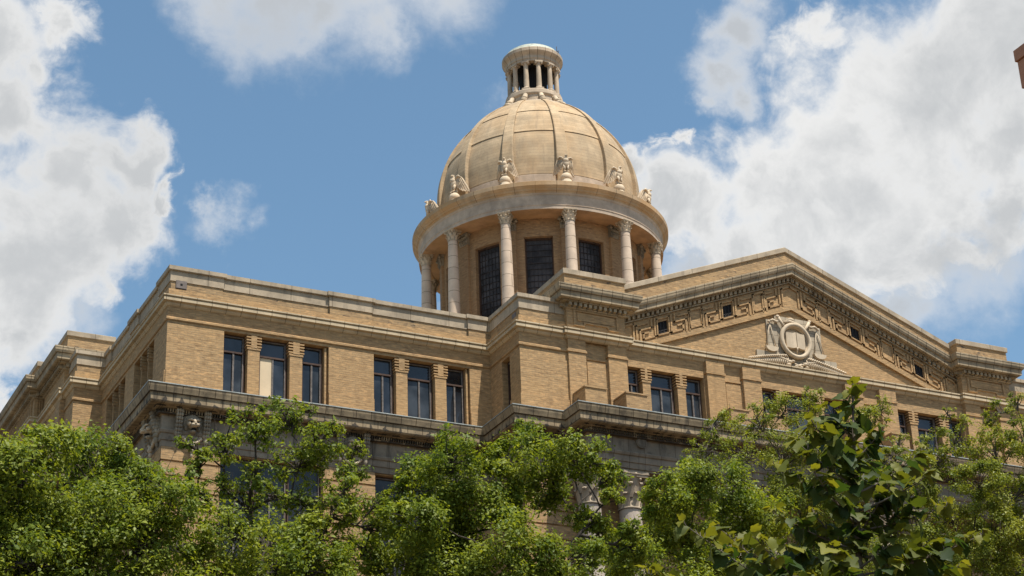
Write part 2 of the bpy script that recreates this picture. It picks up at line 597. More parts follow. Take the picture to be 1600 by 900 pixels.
def empty(name, loc, label, cat, group=None):
    o = bpy.data.objects.new(name, None)
    o.location = loc
    COL.objects.link(o)
    o['label'] = label
    o['category'] = cat
    if group:
        o['group'] = group
    return o


def copy_part(src, parent, mat):
    """copy a part and its sub-parts under the same thing, placed by a matrix"""
    c = src.copy()
    COL.objects.link(c)
    c.parent = parent
    c.matrix_local = mat
    for ch in src.children:
        d = ch.copy()
        COL.objects.link(d)
        d.parent = c
    return c


# ------------------------------------------------------------------ ground, streets
def sheet(name, x0, x1, y0, y1, z, mat, thick=None):
    b = MB()
    if thick:
        b.box(x0, x1, y0, y1, z - thick, z)
    else:
        b.add([(x0, y0, z), (x1, y0, z), (x1, y1, z), (x0, y1, z)], [(0, 1, 2, 3)])
    o = b.build(name, mat)
    o['kind'] = 'structure'
    return o


PAVING = plain_mat("tan_paving", (0.105, 0.082, 0.055), 0.95, 0.35, 3.0)
ASPH = plain_mat("asphalt_dark", (0.052, 0.052, 0.054), 0.9, 0.2, 8.0)
PAVE = plain_mat("pavement_concrete", (0.20, 0.17, 0.13), 0.9, 0.12, 5.0)
PAINT = plain_mat("road_paint", (0.75, 0.74, 0.68), 0.7, 0.1, 8.0)
sheet("ground", -2000, 2000, -2000, 2000, 0.0, PAVING)
sheet("road", -400, 13.5, -42, -33, 0.004, ASPH)
sheet("pavement", -400, 13.5, -46.0, -42, 0.13, PAVE, 0.125)
sheet("pavement", -400, 13.5, -33, -30.5, 0.13, PAVE, 0.125)
b = MB()
for i in range(-30, 2):
    b.box(i * 6.0, i * 6.0 + 3.0, -37.57, -37.43, 0.006, 0.009)
o = b.build("road_marking", PAINT)
o['kind'] = 'structure'

# ------------------------------------------------------------------ courthouse
CX = 23.70                      # middle of the front
COURT = empty("courthouse", (0, 0, 0), "tan brick domed courthouse with carved pediment and dark stained main cornice", "courthouse")


def mx(x):
    return 2 * CX - x


FW = 2 * CX                     # front width
DEP = 36.16


def steps(secs, y0=0.0):
    return secs


def front_path(kind):
    """plan outline of the wall, left facade from the back, then along the front"""
    if kind == 'cornice':
        left = [(0, DEP), (0, 27.92), (-1.06, 27.92), (-1.06, 26.4), (-1.95, 26.4), (-1.95, 9.7), (-1.06, 9.7), (-1.06, 8.24), (0, 8.24), (0, 0)]
        half = [(11.9, 0), (11.9, -2.40), (13.85, -2.40), (13.85, -3.45)]
    else:
        left = [(0, DEP), (0, 27.92), (-1.06, 27.92), (-1.06, 26.6), (-1.16, 26.6), (-1.16, 23.5), (-1.5, 23.5), (-1.5, 12.75),
                (-1.16, 12.75), (-1.16, 9.5), (-1.06, 9.5), (-1.06, 8.24), (0, 8.24), (0, 0)]
        half = [(11.9, 0), (11.9, -2.38), (13.77, -2.38), (13.77, -2.48), (16.13, -2.48), (16.13, -2.32)]
    right = [(mx(x), y) for x, y in reversed(half)]
    return left + half + right + [(FW, 0), (FW, DEP)]


PATH = front_path('attic')
CPATH = front_path('cornice')

# ---- generic faces with openings ------------------------------------------------
class Face:
    """a wall plane: local u to the right, w outward, z up"""
    def __init__(self, origin, u, w):
        self.o = Vector(origin)
        self.u = Vector(u)
        self.w = Vector(w)

    def P(self, u, w, z):
        p = self.o + self.u * u + self.w * w
        return (p.x, p.y, z)

    def box(self, b, u0, u1, w0, w1, z0, z1):
        v = [self.P(u0, w1, z0), self.P(u1, w1, z0), self.P(u1, w0, z0), self.P(u0, w0, z0),
             self.P(u0, w1, z1), self.P(u1, w1, z1), self.P(u1, w0, z1), self.P(u0, w0, z1)]
        b.add(v, [(0, 3, 2, 1), (4, 5, 6, 7), (0, 1, 5, 4), (1, 2, 6, 5), (2, 3, 7, 6), (3, 0, 4, 7)])

    def wall(self, b, u0, u1, z0, z1, holes, w=0.0, depth=0.3):
        us = sorted({u0, u1, *[h[0] for h in holes], *[h[1] for h in holes]})
        zs = sorted({z0, z1, *[h[2] for h in holes], *[h[3] for h in holes]})
        us = [x for x in us if u0 <= x <= u1]
        zs = [x for x in zs if z0 <= x <= z1]
        for a, c in zip(us[:-1], us[1:]):
            for d, e in zip(zs[:-1], zs[1:]):
                um, zm = (a + c) / 2, (d + e) / 2
                if any(h[0] < um < h[1] and h[2] < zm < h[3] for h in holes):
                    continue
                b.add([self.P(a, w, d), self.P(c, w, d), self.P(c, w, e), self.P(a, w, e)], [(0, 1, 2, 3)])
        for (a, c, d, e) in holes:
            for q in ([(a, d), (a, e)], [(c, e), (c, d)], [(a, e), (c, e)], [(c, d), (a, d)]):
                (p0, q0), (p1, q1) = q
                b.add([self.P(p0, w, q0), self.P(p1, w, q1), self.P(p1, w - depth, q1), self.P(p0, w - depth, q0)], [(0, 1, 2, 3)])


FRONT = Face((0, 0, 0), (1, 0, 0), (0, -1, 0))
LEFT = Face((0, 0, 0), (0, -1, 0), (-1, 0, 0))           # u = -Y
PAVSIDE = Face((11.9, 0, 0), (0, -1, 0), (-1, 0, 0))     # flank of the front pavilion
BAY = Face((0, -2.32, 0), (1, 0, 0), (0, -1, 0))
PAVF = Face((0, -2.38, 0), (1, 0, 0), (0, -1, 0))
LPAVF = Face((0, 8.24, 0), (1, 0, 0), (0, -1, 0))
LPAVS = Face((-1.06, 0, 0), (0, -1, 0), (-1, 0, 0))
LPIERS = Face((-1.16, 0, 0), (0, -1, 0), (-1, 0, 0))
LMID = Face((-1.5, 0, 0), (0, -1, 0), (-1, 0, 0))


def window(face, u0, u1, z0, z1, w, transom=None, mull=True, board=None, name="window", wood=WOODF):
    """frame with its panes and stiles"""
    b = MB()
    t = 0.042
    face.box(b, u0, u0 + t, w - .10, w + .02, z0, z1)
    face.box(b, u1 - t, u1, w - .10, w + .02, z0, z1)
    face.box(b, u0 + t, u1 - t, w - .10, w + .018, z1 - t, z1)
    face.box(b, u0 + t, u1 - t, w - .10, w + .018, z0, z0 + t)
    if transom:
        face.box(b, u0 + t, u1 - t, w - .06, w + .03, transom - .03, transom + .03)
    o = b.build(name, wood, COURT)
    uc = (u0 + u1) / 2
    r = random.Random(int(u0 * 977 + z0 * 131 + w * 37))

    def pane(g, a, c, d, e):
        k = [r.uniform(-.010, .010) for _ in range(4)]
        v = [face.P(a, w - .05 + k[0], d), face.P(c, w - .05 + k[1], d), face.P(c, w - .05 + k[2], e), face.P(a, w - .05 + k[3], e)]
        g.add(v, [(0, 1, 2, 3)])
    top = transom if transom else z1 - t
    low = z1 < 24
    if transom:
        g = MB()
        pane(g, u0 + t, u1 - t, transom, z1 - t)
        g.build("upper_pane", DIMGLASS if low else GLASS, o)
    parts = [(u0 + t, uc), (uc, u1 - t)] if mull else [(u0 + t, u1 - t)]
    if board == 'left':
        parts = parts[1:]
    for (a, c) in parts:
        g = MB()
        pane(g, a, c, z0 + t, top)
        g.build("pane", DIMGLASS if low else (DUSTY if r.random() < .62 else GLASS), o)
    s = MB()
    if mull:
        face.box(s, uc - .026, uc - .005, w - .06, w + .012, z0 + t, top - .03)
        face.box(s, uc + .005, uc + .026, w - .06, w + .012, z0 + t, top - .03)
        face.box(s, uc - .006, uc + .006, w - .07, w - .02, z0 + t, top - .03)
    face.box(s, u1 - t - .026, u1 - t - .002, w - .06, w + .010, z0 + t, z1 - t)
    face.box(s, u0 + t, u1 - t, w - .06, w + .008, z1 - t - .03, z1 - t - .003)
    s.build("stile", GREYF, o)
    if board == 'left':
        bb = MB()
        face.box(bb, u0 + t + .004, uc - .03, w - .045, w - .02, z0 + t, top - .034)
        bb.build("boarded_panel", BOARD, o, "pale plywood board filling the left casement")
    return o


def striped_pier(face, u0, u1, z0, z1, w):
    """brick pier between lights with a notched cap"""
    b = MB()
    zc = z1 - .47
    face.box(b, u0 + .03, u1 - .03, w - .30, w, z0, zc)
    face.box(b, u0 + .0, u1 - .0, w - .30, w + .02, zc - .05, zc + .02)
    face.box(b, u0 + .14, u1 - .14, w - .30, w + .03, zc + .02, z1)
    for side in (0, 1):
        for i in range(4):
            z = zc + .05 + i * .108
            if side == 0:
                face.box(b, u0 - .03, u0 + .14, w - .28, w + .03, z, z + .052)
            else:
                face.box(b, u1 - .14, u1 + .03, w - .28, w + .03, z, z + .052)
    return b.build("window_pier", BRICK, COURT)


Z0 = 25.30      # attic wall foot behind the cornice
ZW = 27.74      # attic window heads
ZF = 27.84      # foot of the fascia

# ---- attic walls ------------------------------------------------------------------
TR1 = (1.97, 5.73)
TR2 = (7.40, 11.08)
b = MB()
FRONT.wall(b, 0, 11.9, Z0 - .6, 29.0, [(TR1[0], TR1[1], Z0, ZW), (TR2[0], TR2[1], Z0, ZW)], 0.0, 0.42)
# plinth under the blind brick panels
for a, c in ((0, TR1[0] - .0), (TR1[1], TR2[0]), (TR2[1], 11.9)):
    FRONT.box(b, a + .0, c - .0, 0, .045, Z0 - .1, 26.03)
# jamb returns with a narrow brick strip
for u in (TR1[1], TR2[1]):
    FRONT.box(b, u - .13, u - .06, -.40, -.07, Z0, ZW)
wf = b.build("attic_wall", BRICK, COURT)
for tri, lights, piers in ((TR1, [(2.01, 2.78), (3.30, 4.28), (4.83, 5.56)], [(2.80, 3.28), (4.30, 4.81)]),
                           (TR2, [(7.45, 8.20), (8.73, 9.69), (10.22, 10.94)], [(8.22, 8.71), (9.71, 10.20)])):
    for i, (a, c) in enumerate(lights):
        window(FRONT, a, c, 25.32, ZW - .01, -.25, 27.11, board='left' if (tri is TR1 and i == 1) else None)
    for a, c in piers:
        striped_pier(FRONT, a, c, 25.3, ZW, -.035)
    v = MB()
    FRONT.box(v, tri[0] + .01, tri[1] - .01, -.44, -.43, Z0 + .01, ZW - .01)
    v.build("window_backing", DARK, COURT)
# left facade
LT = [(1.50, 3.90), (5.05, 7.50)]
b = MB()
LEFT.wall(b, -8.24, 0, Z0 - .6, 29.0, [(-e, -s, Z0, ZW) for s, e in LT], 0.0, 0.42)
for a, c in ((0, 1.5), (3.9, 5.05), (7.5, 8.24)):
    LEFT.box(b, -c, -a, 0, .045, Z0 - .1, 26.03)
b.build("attic_wall", BRICK, COURT)
for s, e in LT:
    ww = (e - s)
    for k in range(3):
        a = s + ww * (0.02, .35, .70)[k]
        c = s + ww * (0.29, .64, .98)[k]
        window(LEFT, -c, -a, 25.32, ZW - .01, -.25, 27.11)
    for a in (.30, .65):
        striped_pier(LEFT, -(s + ww * (a + .045)), -(s + ww * (a - .01)), 25.3, ZW, -.035)
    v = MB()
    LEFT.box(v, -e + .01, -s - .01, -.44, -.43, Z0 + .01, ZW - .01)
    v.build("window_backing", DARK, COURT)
# front pavilion flank with one narrow window
b = MB()
PAVSIDE.wall(b, 0, 2.38, Z0 - .6, 29.0, [(.95, 1.58, 25.35, ZW)], 0.0, .35)
PAVSIDE.box(b, 0, .93, 0, .045, Z0 - .1, 26.03)
PAVSIDE.box(b, 1.6, 2.38, 0, .045, Z0 - .1, 26.03)
PAVF.wall(b, 11.9, 13.77, Z0 - .6, 29.0, [], 0.0)
PAVF.box(b, 11.855, 13.77, 0, .045, Z0 - .1, 26.03)
b.build("attic_wall", BRICK, COURT)
window(PAVSIDE, 1.0, 1.54, 26.1, ZW - .02, -.22, None, True)
# left pavilion
b = MB()
LPAVF.wall(b, -1.06, 0, 18.0, 29.0, [], 0.0)
LPAVF.box(b, -1.105, 0, 0, .045, Z0 - .1, 26.03)
LPAVS.wall(b, -9.5, -8.24, 18.0, 29.0, [], 0.0)
LPIERS.wall(b, -12.75, -9.5, 18.0, 28.5, [], 0.0)
LMID.wall(b, -23.5, -12.75, 18.0, 28.5, [(-14.9, -14.3, 25.6, 27.6), (-16.8, -15.7, 25.6, 27.6), (-19.5, -18.6, 25.6, 27.6), (-22, -21.2, 25.6, 27.6)], 0.0, .4)
b.box(-1.5, -1.10, 12.75, 12.80, 18, 28.5)
b.box(-1.16, .5, 9.5, 9.55, 18, 28.5)
b.box(.1, 1.0, 9.6, 27.8, 18, 28.9)
for a, c in ((9.5, 10.2), (12.05, 12.75)):
    LPIERS.box(b, -c, -a, 0, .10, Z0, 28.3)
b.build("attic_wall", BRICK, COURT)
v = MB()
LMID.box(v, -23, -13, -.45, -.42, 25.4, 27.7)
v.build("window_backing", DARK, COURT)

# right half of the front: blank return walls
b = MB()
for a, c, y in ((mx(13.77), mx(11.9), -2.38), (mx(11.9), FW, 0.0)):
    b.add([(a, y, 18), (c, y, 18), (c, y, 29.3), (a, y, 29.3)], [(0, 1, 2, 3)])
b.add([(mx(11.9), -2.38, 18), (mx(11.9), 0, 18), (mx(11.9), 0, 29.3), (mx(11.9), -2.38, 29.3)], [(0, 1, 2, 3)])
b.add([(FW, 0, 0), (FW, DEP, 0), (FW, DEP, 29.3), (FW, 0, 29.3)], [(0, 1, 2, 3)])
b.add([(0, DEP, 0), (FW, DEP, 0), (FW, DEP, 29.3), (0, DEP, 29.3)], [(0, 3, 2, 1)])
b.add([(0, DEP, 0), (0, 27.92, 0), (0, 27.92, 29.3), (0, DEP, 29.3)], [(0, 1, 2, 3)])
b.build("attic_wall", BRICK, COURT)

# ---- portico bays: pilasters, recessed panels, triple windows -----------------------
PIL = [(13.77, 14.47), (15.38, 16.13), (19.46, 20.22), (21.02, 21.80)]
PIL = PIL + [(mx(e), mx(s)) for s, e in PIL]
PAN = [(14.47, 15.38), (20.22, 21.02)]
PAN = PAN + [(mx(e), mx(s)) for s, e in PAN]
BAYS = [(16.13, 19.46), (21.80, mx(21.80)), (mx(19.46), mx(16.13))]
b = MB()
BAY.wall(b, 13.9, mx(13.9), Z0 - .8, 28.6, [(s + .03, e - .06, Z0 + .6, ZW - .02) for s, e in BAYS], 0.0, .42)
b.build("attic_wall", BRICK, COURT)
for s, e in PIL:
    b = MB()
    BAY.box(b, s, e, 0, .16, Z0 - .1, 27.86)
    BAY.box(b, s - .0, e + .0, 0, .165, 27.94, 28.34)
    BAY.box(b, s - .035, e + .035, 0, .195, 27.86, 27.94)
    b.build("pilaster", BRICK, COURT)
for s, e in PAN:
    b = MB()
    BAY.box(b, s + .09, e - .07, 0, .05, Z0 - .1, 27.62)
    BAY.box(b, s + .0, e - .0, 0, .05, 27.70, 27.78)
    BAY.box(b, s + .0, s + .05, 0, .05, Z0, 27.70)
    BAY.box(b, e - .04, e, 0, .05, Z0, 27.70)
    b.build("recessed_panel", BRICK, COURT)
for s, e in BAYS:
    w_ = e - s
    lights = [(s + .06, s + .185 * w_), (s + .325 * w_, s + .615 * w_), (s + .765 * w_, s + .975 * w_)]
    lights = [(s + .07, s + .19 * w_), (s + .325 * w_, s + .62 * w_), (s + .765 * w_, s + .975 * w_)]
    for a, c in lights:
        window(BAY, a, c, Z0 + .6, ZW - .03, -.25, 27.14)
    for a, c in ((s + .20 * w_, s + .315 * w_), (s + .635 * w_, s + .755 * w_)):
        striped_pier(BAY, a, c, Z0 + .5, ZW - .02, -.03)
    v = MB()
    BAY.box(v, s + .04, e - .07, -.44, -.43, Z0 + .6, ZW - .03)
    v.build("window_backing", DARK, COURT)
# brick pedestal blocks standing on the main cornice
for x0, x1 in ((13.88, 14.72), (15.50, 16.34), (19.78, 20.56), (21.3, 22.08), (mx(16.34) , mx(15.5)), (mx(20.56), mx(19.78))):
    b = MB()
    b.box(x0, x1, -3.34, -2.49, 25.24, 26.20)
    b.box(x0 - .03, x1 + .03, -3.37, -2.49, 26.20, 26.25)
    b.build("pedestal_block", BRICKP, COURT)

# ---- main cornice and entablature ---------------------------------------------------
MC = [(0.0, 25.36), (0.70, 25.29), (0.735, 25.27), (0.735, 25.235), (0.725, 25.225), (0.715, 25.16), (0.685, 25.06), (0.665, 24.985),
      (0.62, 24.975), (0.625, 24.955), (0.61, 24.94), (0.605, 24.70), (0.56, 24.66), (0.34, 24.68), (0.33, 24.63), (0.27, 24.62), (0.10, 24.62), (0.10, 24.50),
      (0.22, 24.49), (0.20, 24.44), (0.06, 24.42), (0.0, 24.42)]
b = MB()
b.sweep(MC, CPATH)
fl = MB()
fl.sweep([(0.70, 25.296), (0.744, 25.285), (0.744, 25.255), (0.738, 25.25), (0.738, 25.28)], CPATH)


def dentils(b, path, d0, d1, z0, z1, pitch, width):
    for (x0, y0), (x1, y1) in zip(path[:-1], path[1:]):
        L = math.hypot(x1 - x0, y1 - y0)
        ux, uy = (x1 - x0) / L, (y1 - y0) / L
        nx, ny = uy, -ux
        n = max(int((L + d0) / pitch), 1)
        for i in range(n):
            s = -d0 * .5 + (i + .5) * (L + d0) / n
            a, c = s - width / 2, s + width / 2
            q = []
            for zz in (z0, z1):
                for (ss, dd) in ((a, d0), (c, d0), (c, d1), (a, d1)):
                    q.append((x0 + ux * ss + nx * dd, y0 + uy * ss + ny * dd, zz))
            b.add(q, [(0, 1, 2, 3), (7, 6, 5, 4), (0, 4, 5, 1), (1, 5, 6, 2), (2, 6, 7, 3), (3, 7, 4, 0)])


dentils(b, CPATH[9:16], .10, .25, 24.50, 24.615, .088, .046)
dentils(b, [(-1.06, 9.7), (-1.06, 8.24), (0, 8.24), (0, 0)], .10, .25, 24.50, 24.615, .088, .048)
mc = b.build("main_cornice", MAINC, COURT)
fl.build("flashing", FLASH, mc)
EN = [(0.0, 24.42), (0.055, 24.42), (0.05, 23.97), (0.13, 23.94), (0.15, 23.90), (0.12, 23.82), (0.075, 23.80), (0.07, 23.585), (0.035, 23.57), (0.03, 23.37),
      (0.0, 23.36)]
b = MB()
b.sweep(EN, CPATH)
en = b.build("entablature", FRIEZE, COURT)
b = MB()
b.box(13.86, mx(13.86), -3.44, -2.45, 23.30, 25.2)          # soffit beam of the portico
b.build("soffit_beam", FRIEZE, en)
for x in (14.25, 15.86, 19.9, 21.5, mx(19.9), mx(15.86)):
    b = MB()
    n = 28
    pts = [(x + .205 * math.cos(2 * math.pi * i / n), 24.33 + .205 * math.sin(2 * math.pi * i / n)) for i in range(n)]
    b.prism(pts, -3.585, -3.50)
    pts = [(x + .165 * math.cos(2 * math.pi * i / n), 24.33 + .165 * math.sin(2 * math.pi * i / n)) for i in range(n)]
    b.prism(pts, -3.60, -3.58)
    b.build("frieze_disc", FRIEZE, en)

# ---- string course under the parapet ----------------------------------------------------
SC = [(-.08, 28.71), (0.20, 28.690), (0.230, 28.685), (0.230, 28.640), (0.205, 28.632), (0.172, 28.615), (0.170, 28.585), (0.203, 28.578), (0.203, 28.485), (0.18, 28.478), (0.09, 28.475), (0.08, 28.41), (0.03, 28.36), (-.06, 28.34)]
b = MB()
b.sweep(SC, PATH)
b.build("string_course", STRING, COURT)
b = MB()
b.sweep([(-.05, 28.34), (-.012, 28.34), (-.012, 27.95), (.045, 27.95), (.055, 27.93), (.055, 27.865), (.03, 27.84), (-.05, 27.84)], PATH[1:18])
b.build("attic_fascia", BRICK, COURT)

# ---- parapet ------------------------------------------------------------------------------
REC = .07
pf = [(0, 8.24 - .0), (0, 7.5), (REC, 7.5), (REC, 5.1), (0, 5.1), (0, 3.9), (REC, 3.9), (REC, 1.55), (0, 1.55), (0, 0)]
PP = [(-1.16, 12.6), (-1.16, 9.5), (-1.06, 9.5), (-1.06, 8.24)] + pf + [(1.99, 0), (1.99, REC), (5.71, REC), (5.71, 0), (7.46, 0), (7.46, REC), (11.04, REC), (11.04, 0),
                                                (11.9, 0), (11.9, -2.38), (13.9, -2.38)]
PR = [(mx(13.9), -2.38), (mx(11.9), -2.38), (mx(11.9), 0), (FW, 0), (FW, DEP), (0, DEP), (0, 27.9)]
for k, pth in enumerate((PP, PR)):
    b = MB()
    b.sweep([(-.45, 29.32), (-.085, 29.32), (-.085, 28.66), (-.45, 28.66)], pth)
    b.build("parapet_wall", BRICKP, COURT)
    b = MB()
    b.sweep([(-.45, 29.885), (-.02, 29.875), (.02, 29.86), (.02, 29.72), (.005, 29.70), (-.055, 29.70), (-.055, 29.32), (-.45, 29.32)], pth)
    b.build("coping", COPING, COURT)
b = MB()
FRONT.box(b, .25, .63, -.10, -.05, 29.06, 29.36)
FRONT.box(b, .27, .61, -.06, -.04, 29.08, 29.34)
vb = b.build("vent_box", VENTM, COURT)
b = MB()
FRONT.box(b, .40, .48, -.05, -.036, 29.17, 29.25)
b.build("vent_hole", DARK, vb)
b = MB()
PAVSIDE.box(b, 1.75, 2.05, -.10, -.06, 28.95, 29.25)
b.build("vent_box", VENTM, COURT)
# roof
b = MB()
b.box(.3, FW - .3, .3, DEP - .3, 28.95, 29.05)
b.box(14.0, mx(14.0), -2.0, 4.0, 28.95, 29.05)
b.build("roof", ROOFM, COURT)

# ---- attic piers that end the pediment --------------------------------------------------
PC = [(0, 30.30), (.48, 30.27), (.53, 30.25), (.53, 30.20), (.52, 30.19), (.51, 30.10), (.475, 30.02), (.43, 30.01), (.43, 29.985), (.42, 29.96), (.41, 29.955), (.405, 29.79), (.35, 29.76), (.24, 29.775),
      (.24, 29.715), (.06, 29.715), (.06, 29.56), (.08, 29.555), (.06, 29.52), (0, 29.50)]


def attic_pier(path, xs0, xs1, name="attic_pier"):
    b = MB()
    b.sweep([(-.02, 31.0), (0, 31.0), (0, 28.6), (-.02, 28.6)], path)
    o = b.build(name, BRICK, COURT)
    return o


for side in (0, 1):
    x0, x1 = (13.77, 16.13) if side == 0 else (mx(16.13), mx(13.77))
    b = MB()
    b.box(x0, x1, -2.48, .9, 28.6, 29.98)
    # framed panel in relief on the pier
    fy = -2.48
    for (a, c, d, e) in ((.26, 2.08, 29.44, 29.50), (.26, .34, 28.88, 29.44), (2.00, 2.08, 28.88, 29.44), (.34, .70, 28.88, 28.95), (1.66, 2.0, 28.88, 28.95),
                         (.66, .74, 28.95, 29.0), (1.62, 1.70, 28.95, 29.0), (.66, 1.70, 29.0, 29.06)):
        b.box(x0 + a, x0 + c, fy - .045, fy, d, e)
    b.box(x0 + .42, x0 + 1.92, fy - .03, fy, 29.09, 29.40)
    pier = b.build("attic_pier", BRICK, COURT)
    pth = [(x0, .9), (x0, -2.48), (x1, -2.48), (x1, .9)]
    b = MB()
    b.sweep(PC, pth)
    dentils(b, pth, .06, .22, 29.575, 29.70, .20, .11)
    pcor = b.build("pier_cornice", PEDC, pier)
    b = MB()
    b.sweep([(-.3, 30.83), (.055, 30.83), (.055, 30.30), (-.3, 30.30)], pth)
    b.build("pier_parapet", BRICKP, pier)
    b = MB()
    b.sweep([(-.6, 31.06), (.09, 31.05), (.11, 31.035), (.11, 30.85), (.06, 30.83), (-.6, 30.83)], pth)
    b.box(x0 + .3, x1 - .3, -2.2, .8, 30.98, 31.03)
    b.build("pier_coping", COPING, pier)

# left facade: end pier and projecting middle, cornices level
def lev(path, z_par, name, dent=True):
    b = MB()
    b.sweep([(-.02, 29.98), (0, 29.98), (0, 28.6), (-.02, 28.6)], path)
    o = b.build(name, BRICK, COURT)
    b = MB()
    b.sweep(PC, path)
    dentils(b, path, .06, .22, 29.575, 29.70, .20, .11)
    b.build("pier_cornice", PEDC, o)
    return o


lp = [(1.2, 12.6), (-1.16, 12.6), (-1.16, 9.5), (1.2, 9.5)]
op = lev(lp, 31.0, "attic_pier")
for nm, prof, mt in (("pier_parapet", [(-.3, 30.83), (.055, 30.83), (.055, 30.30), (-.3, 30.30)], BRICKP),
                     ("pier_coping", [(-.6, 31.06), (.09, 31.05), (.11, 31.035), (.11, 30.85), (.06, 30.83), (-.6, 30.83)], COPING)):
    b = MB()
    b.sweep(prof, [(.62, 12.6), (-1.10, 12.6), (-1.10, 9.40), (.55, 9.40), (.55, 10.6)])
    b.build(nm, mt, op)
b = MB()
b.box(-1.0, .5, 9.5, 12.5, 30.2, 31.0)
b.build("pier_core", BRICKP, op)
lp = [(1.2, 23.5), (-1.5, 23.5), (-1.5, 12.75), (1.2, 12.75)]
om = lev(lp, 31.0, "attic_block")
for nm, prof, mt in (("pier_parapet", [(-.3, 30.83), (.055, 30.83), (.055, 30.30), (-.3, 30.30)], BRICKP),
                     ("pier_coping", [(-.6, 31.06), (.09, 31.05), (.11, 31.035), (.11, 30.85), (.06, 30.83), (-.6, 30.83)], COPING)):
    b = MB()
    b.sweep(prof, [(1.2, 23.5), (-1.42, 23.5), (-1.42, 12.75), (1.2, 12.75)])
    b.build(nm, mt, om)
# relief bars on the flank of the middle block
b = MB()
for i in range(4):
    b.box(-1.42 + i * .09, -1.38 + i * .09, 12.70, 12.75, 28.75, 29.45)
b.build("relief_panel", BRICK, om)
b = MB()
for i in range(40):
    y = 13.1 + i * .26
    b.box(-1.56, -1.5, y, y + .12, 28.8, 29.45)
b.build("relief_panel", BRICK, om)
# ---- pediment -----------------------------------------------------------------------------
PX0, PX1 = 16.13, mx(16.13)
YT = -2.10
APEX = 33.03
SL = .392


def zr(x):
    return APEX - SL * abs(x - CX)


def rake(b, prof, xs, y0=YT):
    """prof (d outward, v above the rake line) swept along the gable"""
    k = len(prof)
    v = []
    for x in xs:
        for d, vv in prof:
            v.append((x, y0 - d, zr(x) + vv))
    f = []
    for i in range(len(xs) - 1):
        for j in range(k):
            jj = (j + 1) % k
            f.append((i * k + j, i * k + jj, (i + 1) * k + jj, (i + 1) * k + j))
    f.append(tuple(range(k)))
    f.append(tuple(range(len(xs) * k - 1, (len(xs) - 1) * k - 1, -1)))
    b.add(v, f)


XS = (PX0, CX, PX1)
b = MB()
b.prism([(PX0, 28.5), (PX1, 28.5), (PX1, zr(PX1) + .6), (CX, APEX + .6), (PX0, zr(PX0) + .6)], YT, YT + .8)
ped = b.build("pediment", BRICK, COURT)
b = MB()
rake(b, [(-.3, .02), (.03, .02), (.03, .63), (-.3, .63)], XS)
b.build("gable_parapet", BRICKP, ped)
b = MB()
rake(b, [(-.4, .63), (.02, .63), (.09, .655), (.09, .84), (.06, .86), (-.4, .875)], XS)
b.build("gable_coping", COPING, ped)
b = MB()
rake(b, [(0, .06), (.46, .02), (.50, 0), (.50, -.055), (.49, -.07), (.48, -.15), (.45, -.23), (.41, -.24), (.41, -.265), (.395, -.275), (.39, -.43), (.34, -.46), (.24, -.44), (.24, -.50), (.06, -.50), (.06, -.645),
             (.14, -.65), (.14, -.70), (.0, -.71)], XS)
x = PX0 + .1
while x < PX1 - .1:
    w2 = .057
    if abs(x - CX) > .06:
        rake(b, [(.05, -.635), (.215, -.635), (.215, -.51), (.05, -.51)], (x - w2, x + w2))
    x += .205
b.build("raking_cornice", PEDC, ped)
# fret band
SQ = [17.92, 20.80]
SQ = SQ + [mx(s) for s in SQ]
b = MB()
SW = .215
edges = [PX0] + sorted([e for s in SQ for e in (s - SW, s + SW)] + [CX]) + [PX1]


def band(x0, x1, v0, v1, d0, d1):
    if x0 < CX < x1:
        xs = (x0, CX, x1)
    else:
        xs = (x0, x1)
    rake(b, [(d0, v0), (d1, v0), (d1, v1), (d0, v1)], xs)


es = sorted([PX0, PX1] + [e for s in SQ for e in (s - SW, s + SW)])
for i in range(0, len(es), 2):
    band(es[i], es[i + 1], -1.60, -.71, 0, .06)
for s in SQ:
    band(s - SW, s + SW, -.955, -.71, 0, .06)
    band(s - SW, s + SW, -1.60, -1.43, 0, .06)
band(PX0, PX1, -1.815, -1.60, 0, .10)


def stroke(pts, m, x0, wid=.062):
    """pts in band units; m=+1 or -1 mirrors"""
    for (a, c), (d, e) in zip(pts[:-1], pts[1:]):
        xa, xb = sorted((x0 + m * a, x0 + m * d))
        va, vb = sorted((c, e))
        band(xa - wid / 2, xb + wid / 2, -1.60 + va - wid / 2, -1.60 + vb + wid / 2, .06, .115)


B_ = .86
def fret(x0, m):
    for line in ([(.0, B_ - .06), (.0, .11), (.50, .11), (.50, .33), (.29, .33)],
                 [(.15, B_ - .06), (.15, .50), (.64, .50), (.64, .02)],
                 [(.31, .70), (.79, .70), (.79, .02)]):
        stroke(line, m, x0)


def panel(xc, hw):
    stroke([(xc - hw, .10), (xc - hw, .80), (xc + hw, .80), (xc + hw, .10), (xc - hw, .10)], 1, 0)


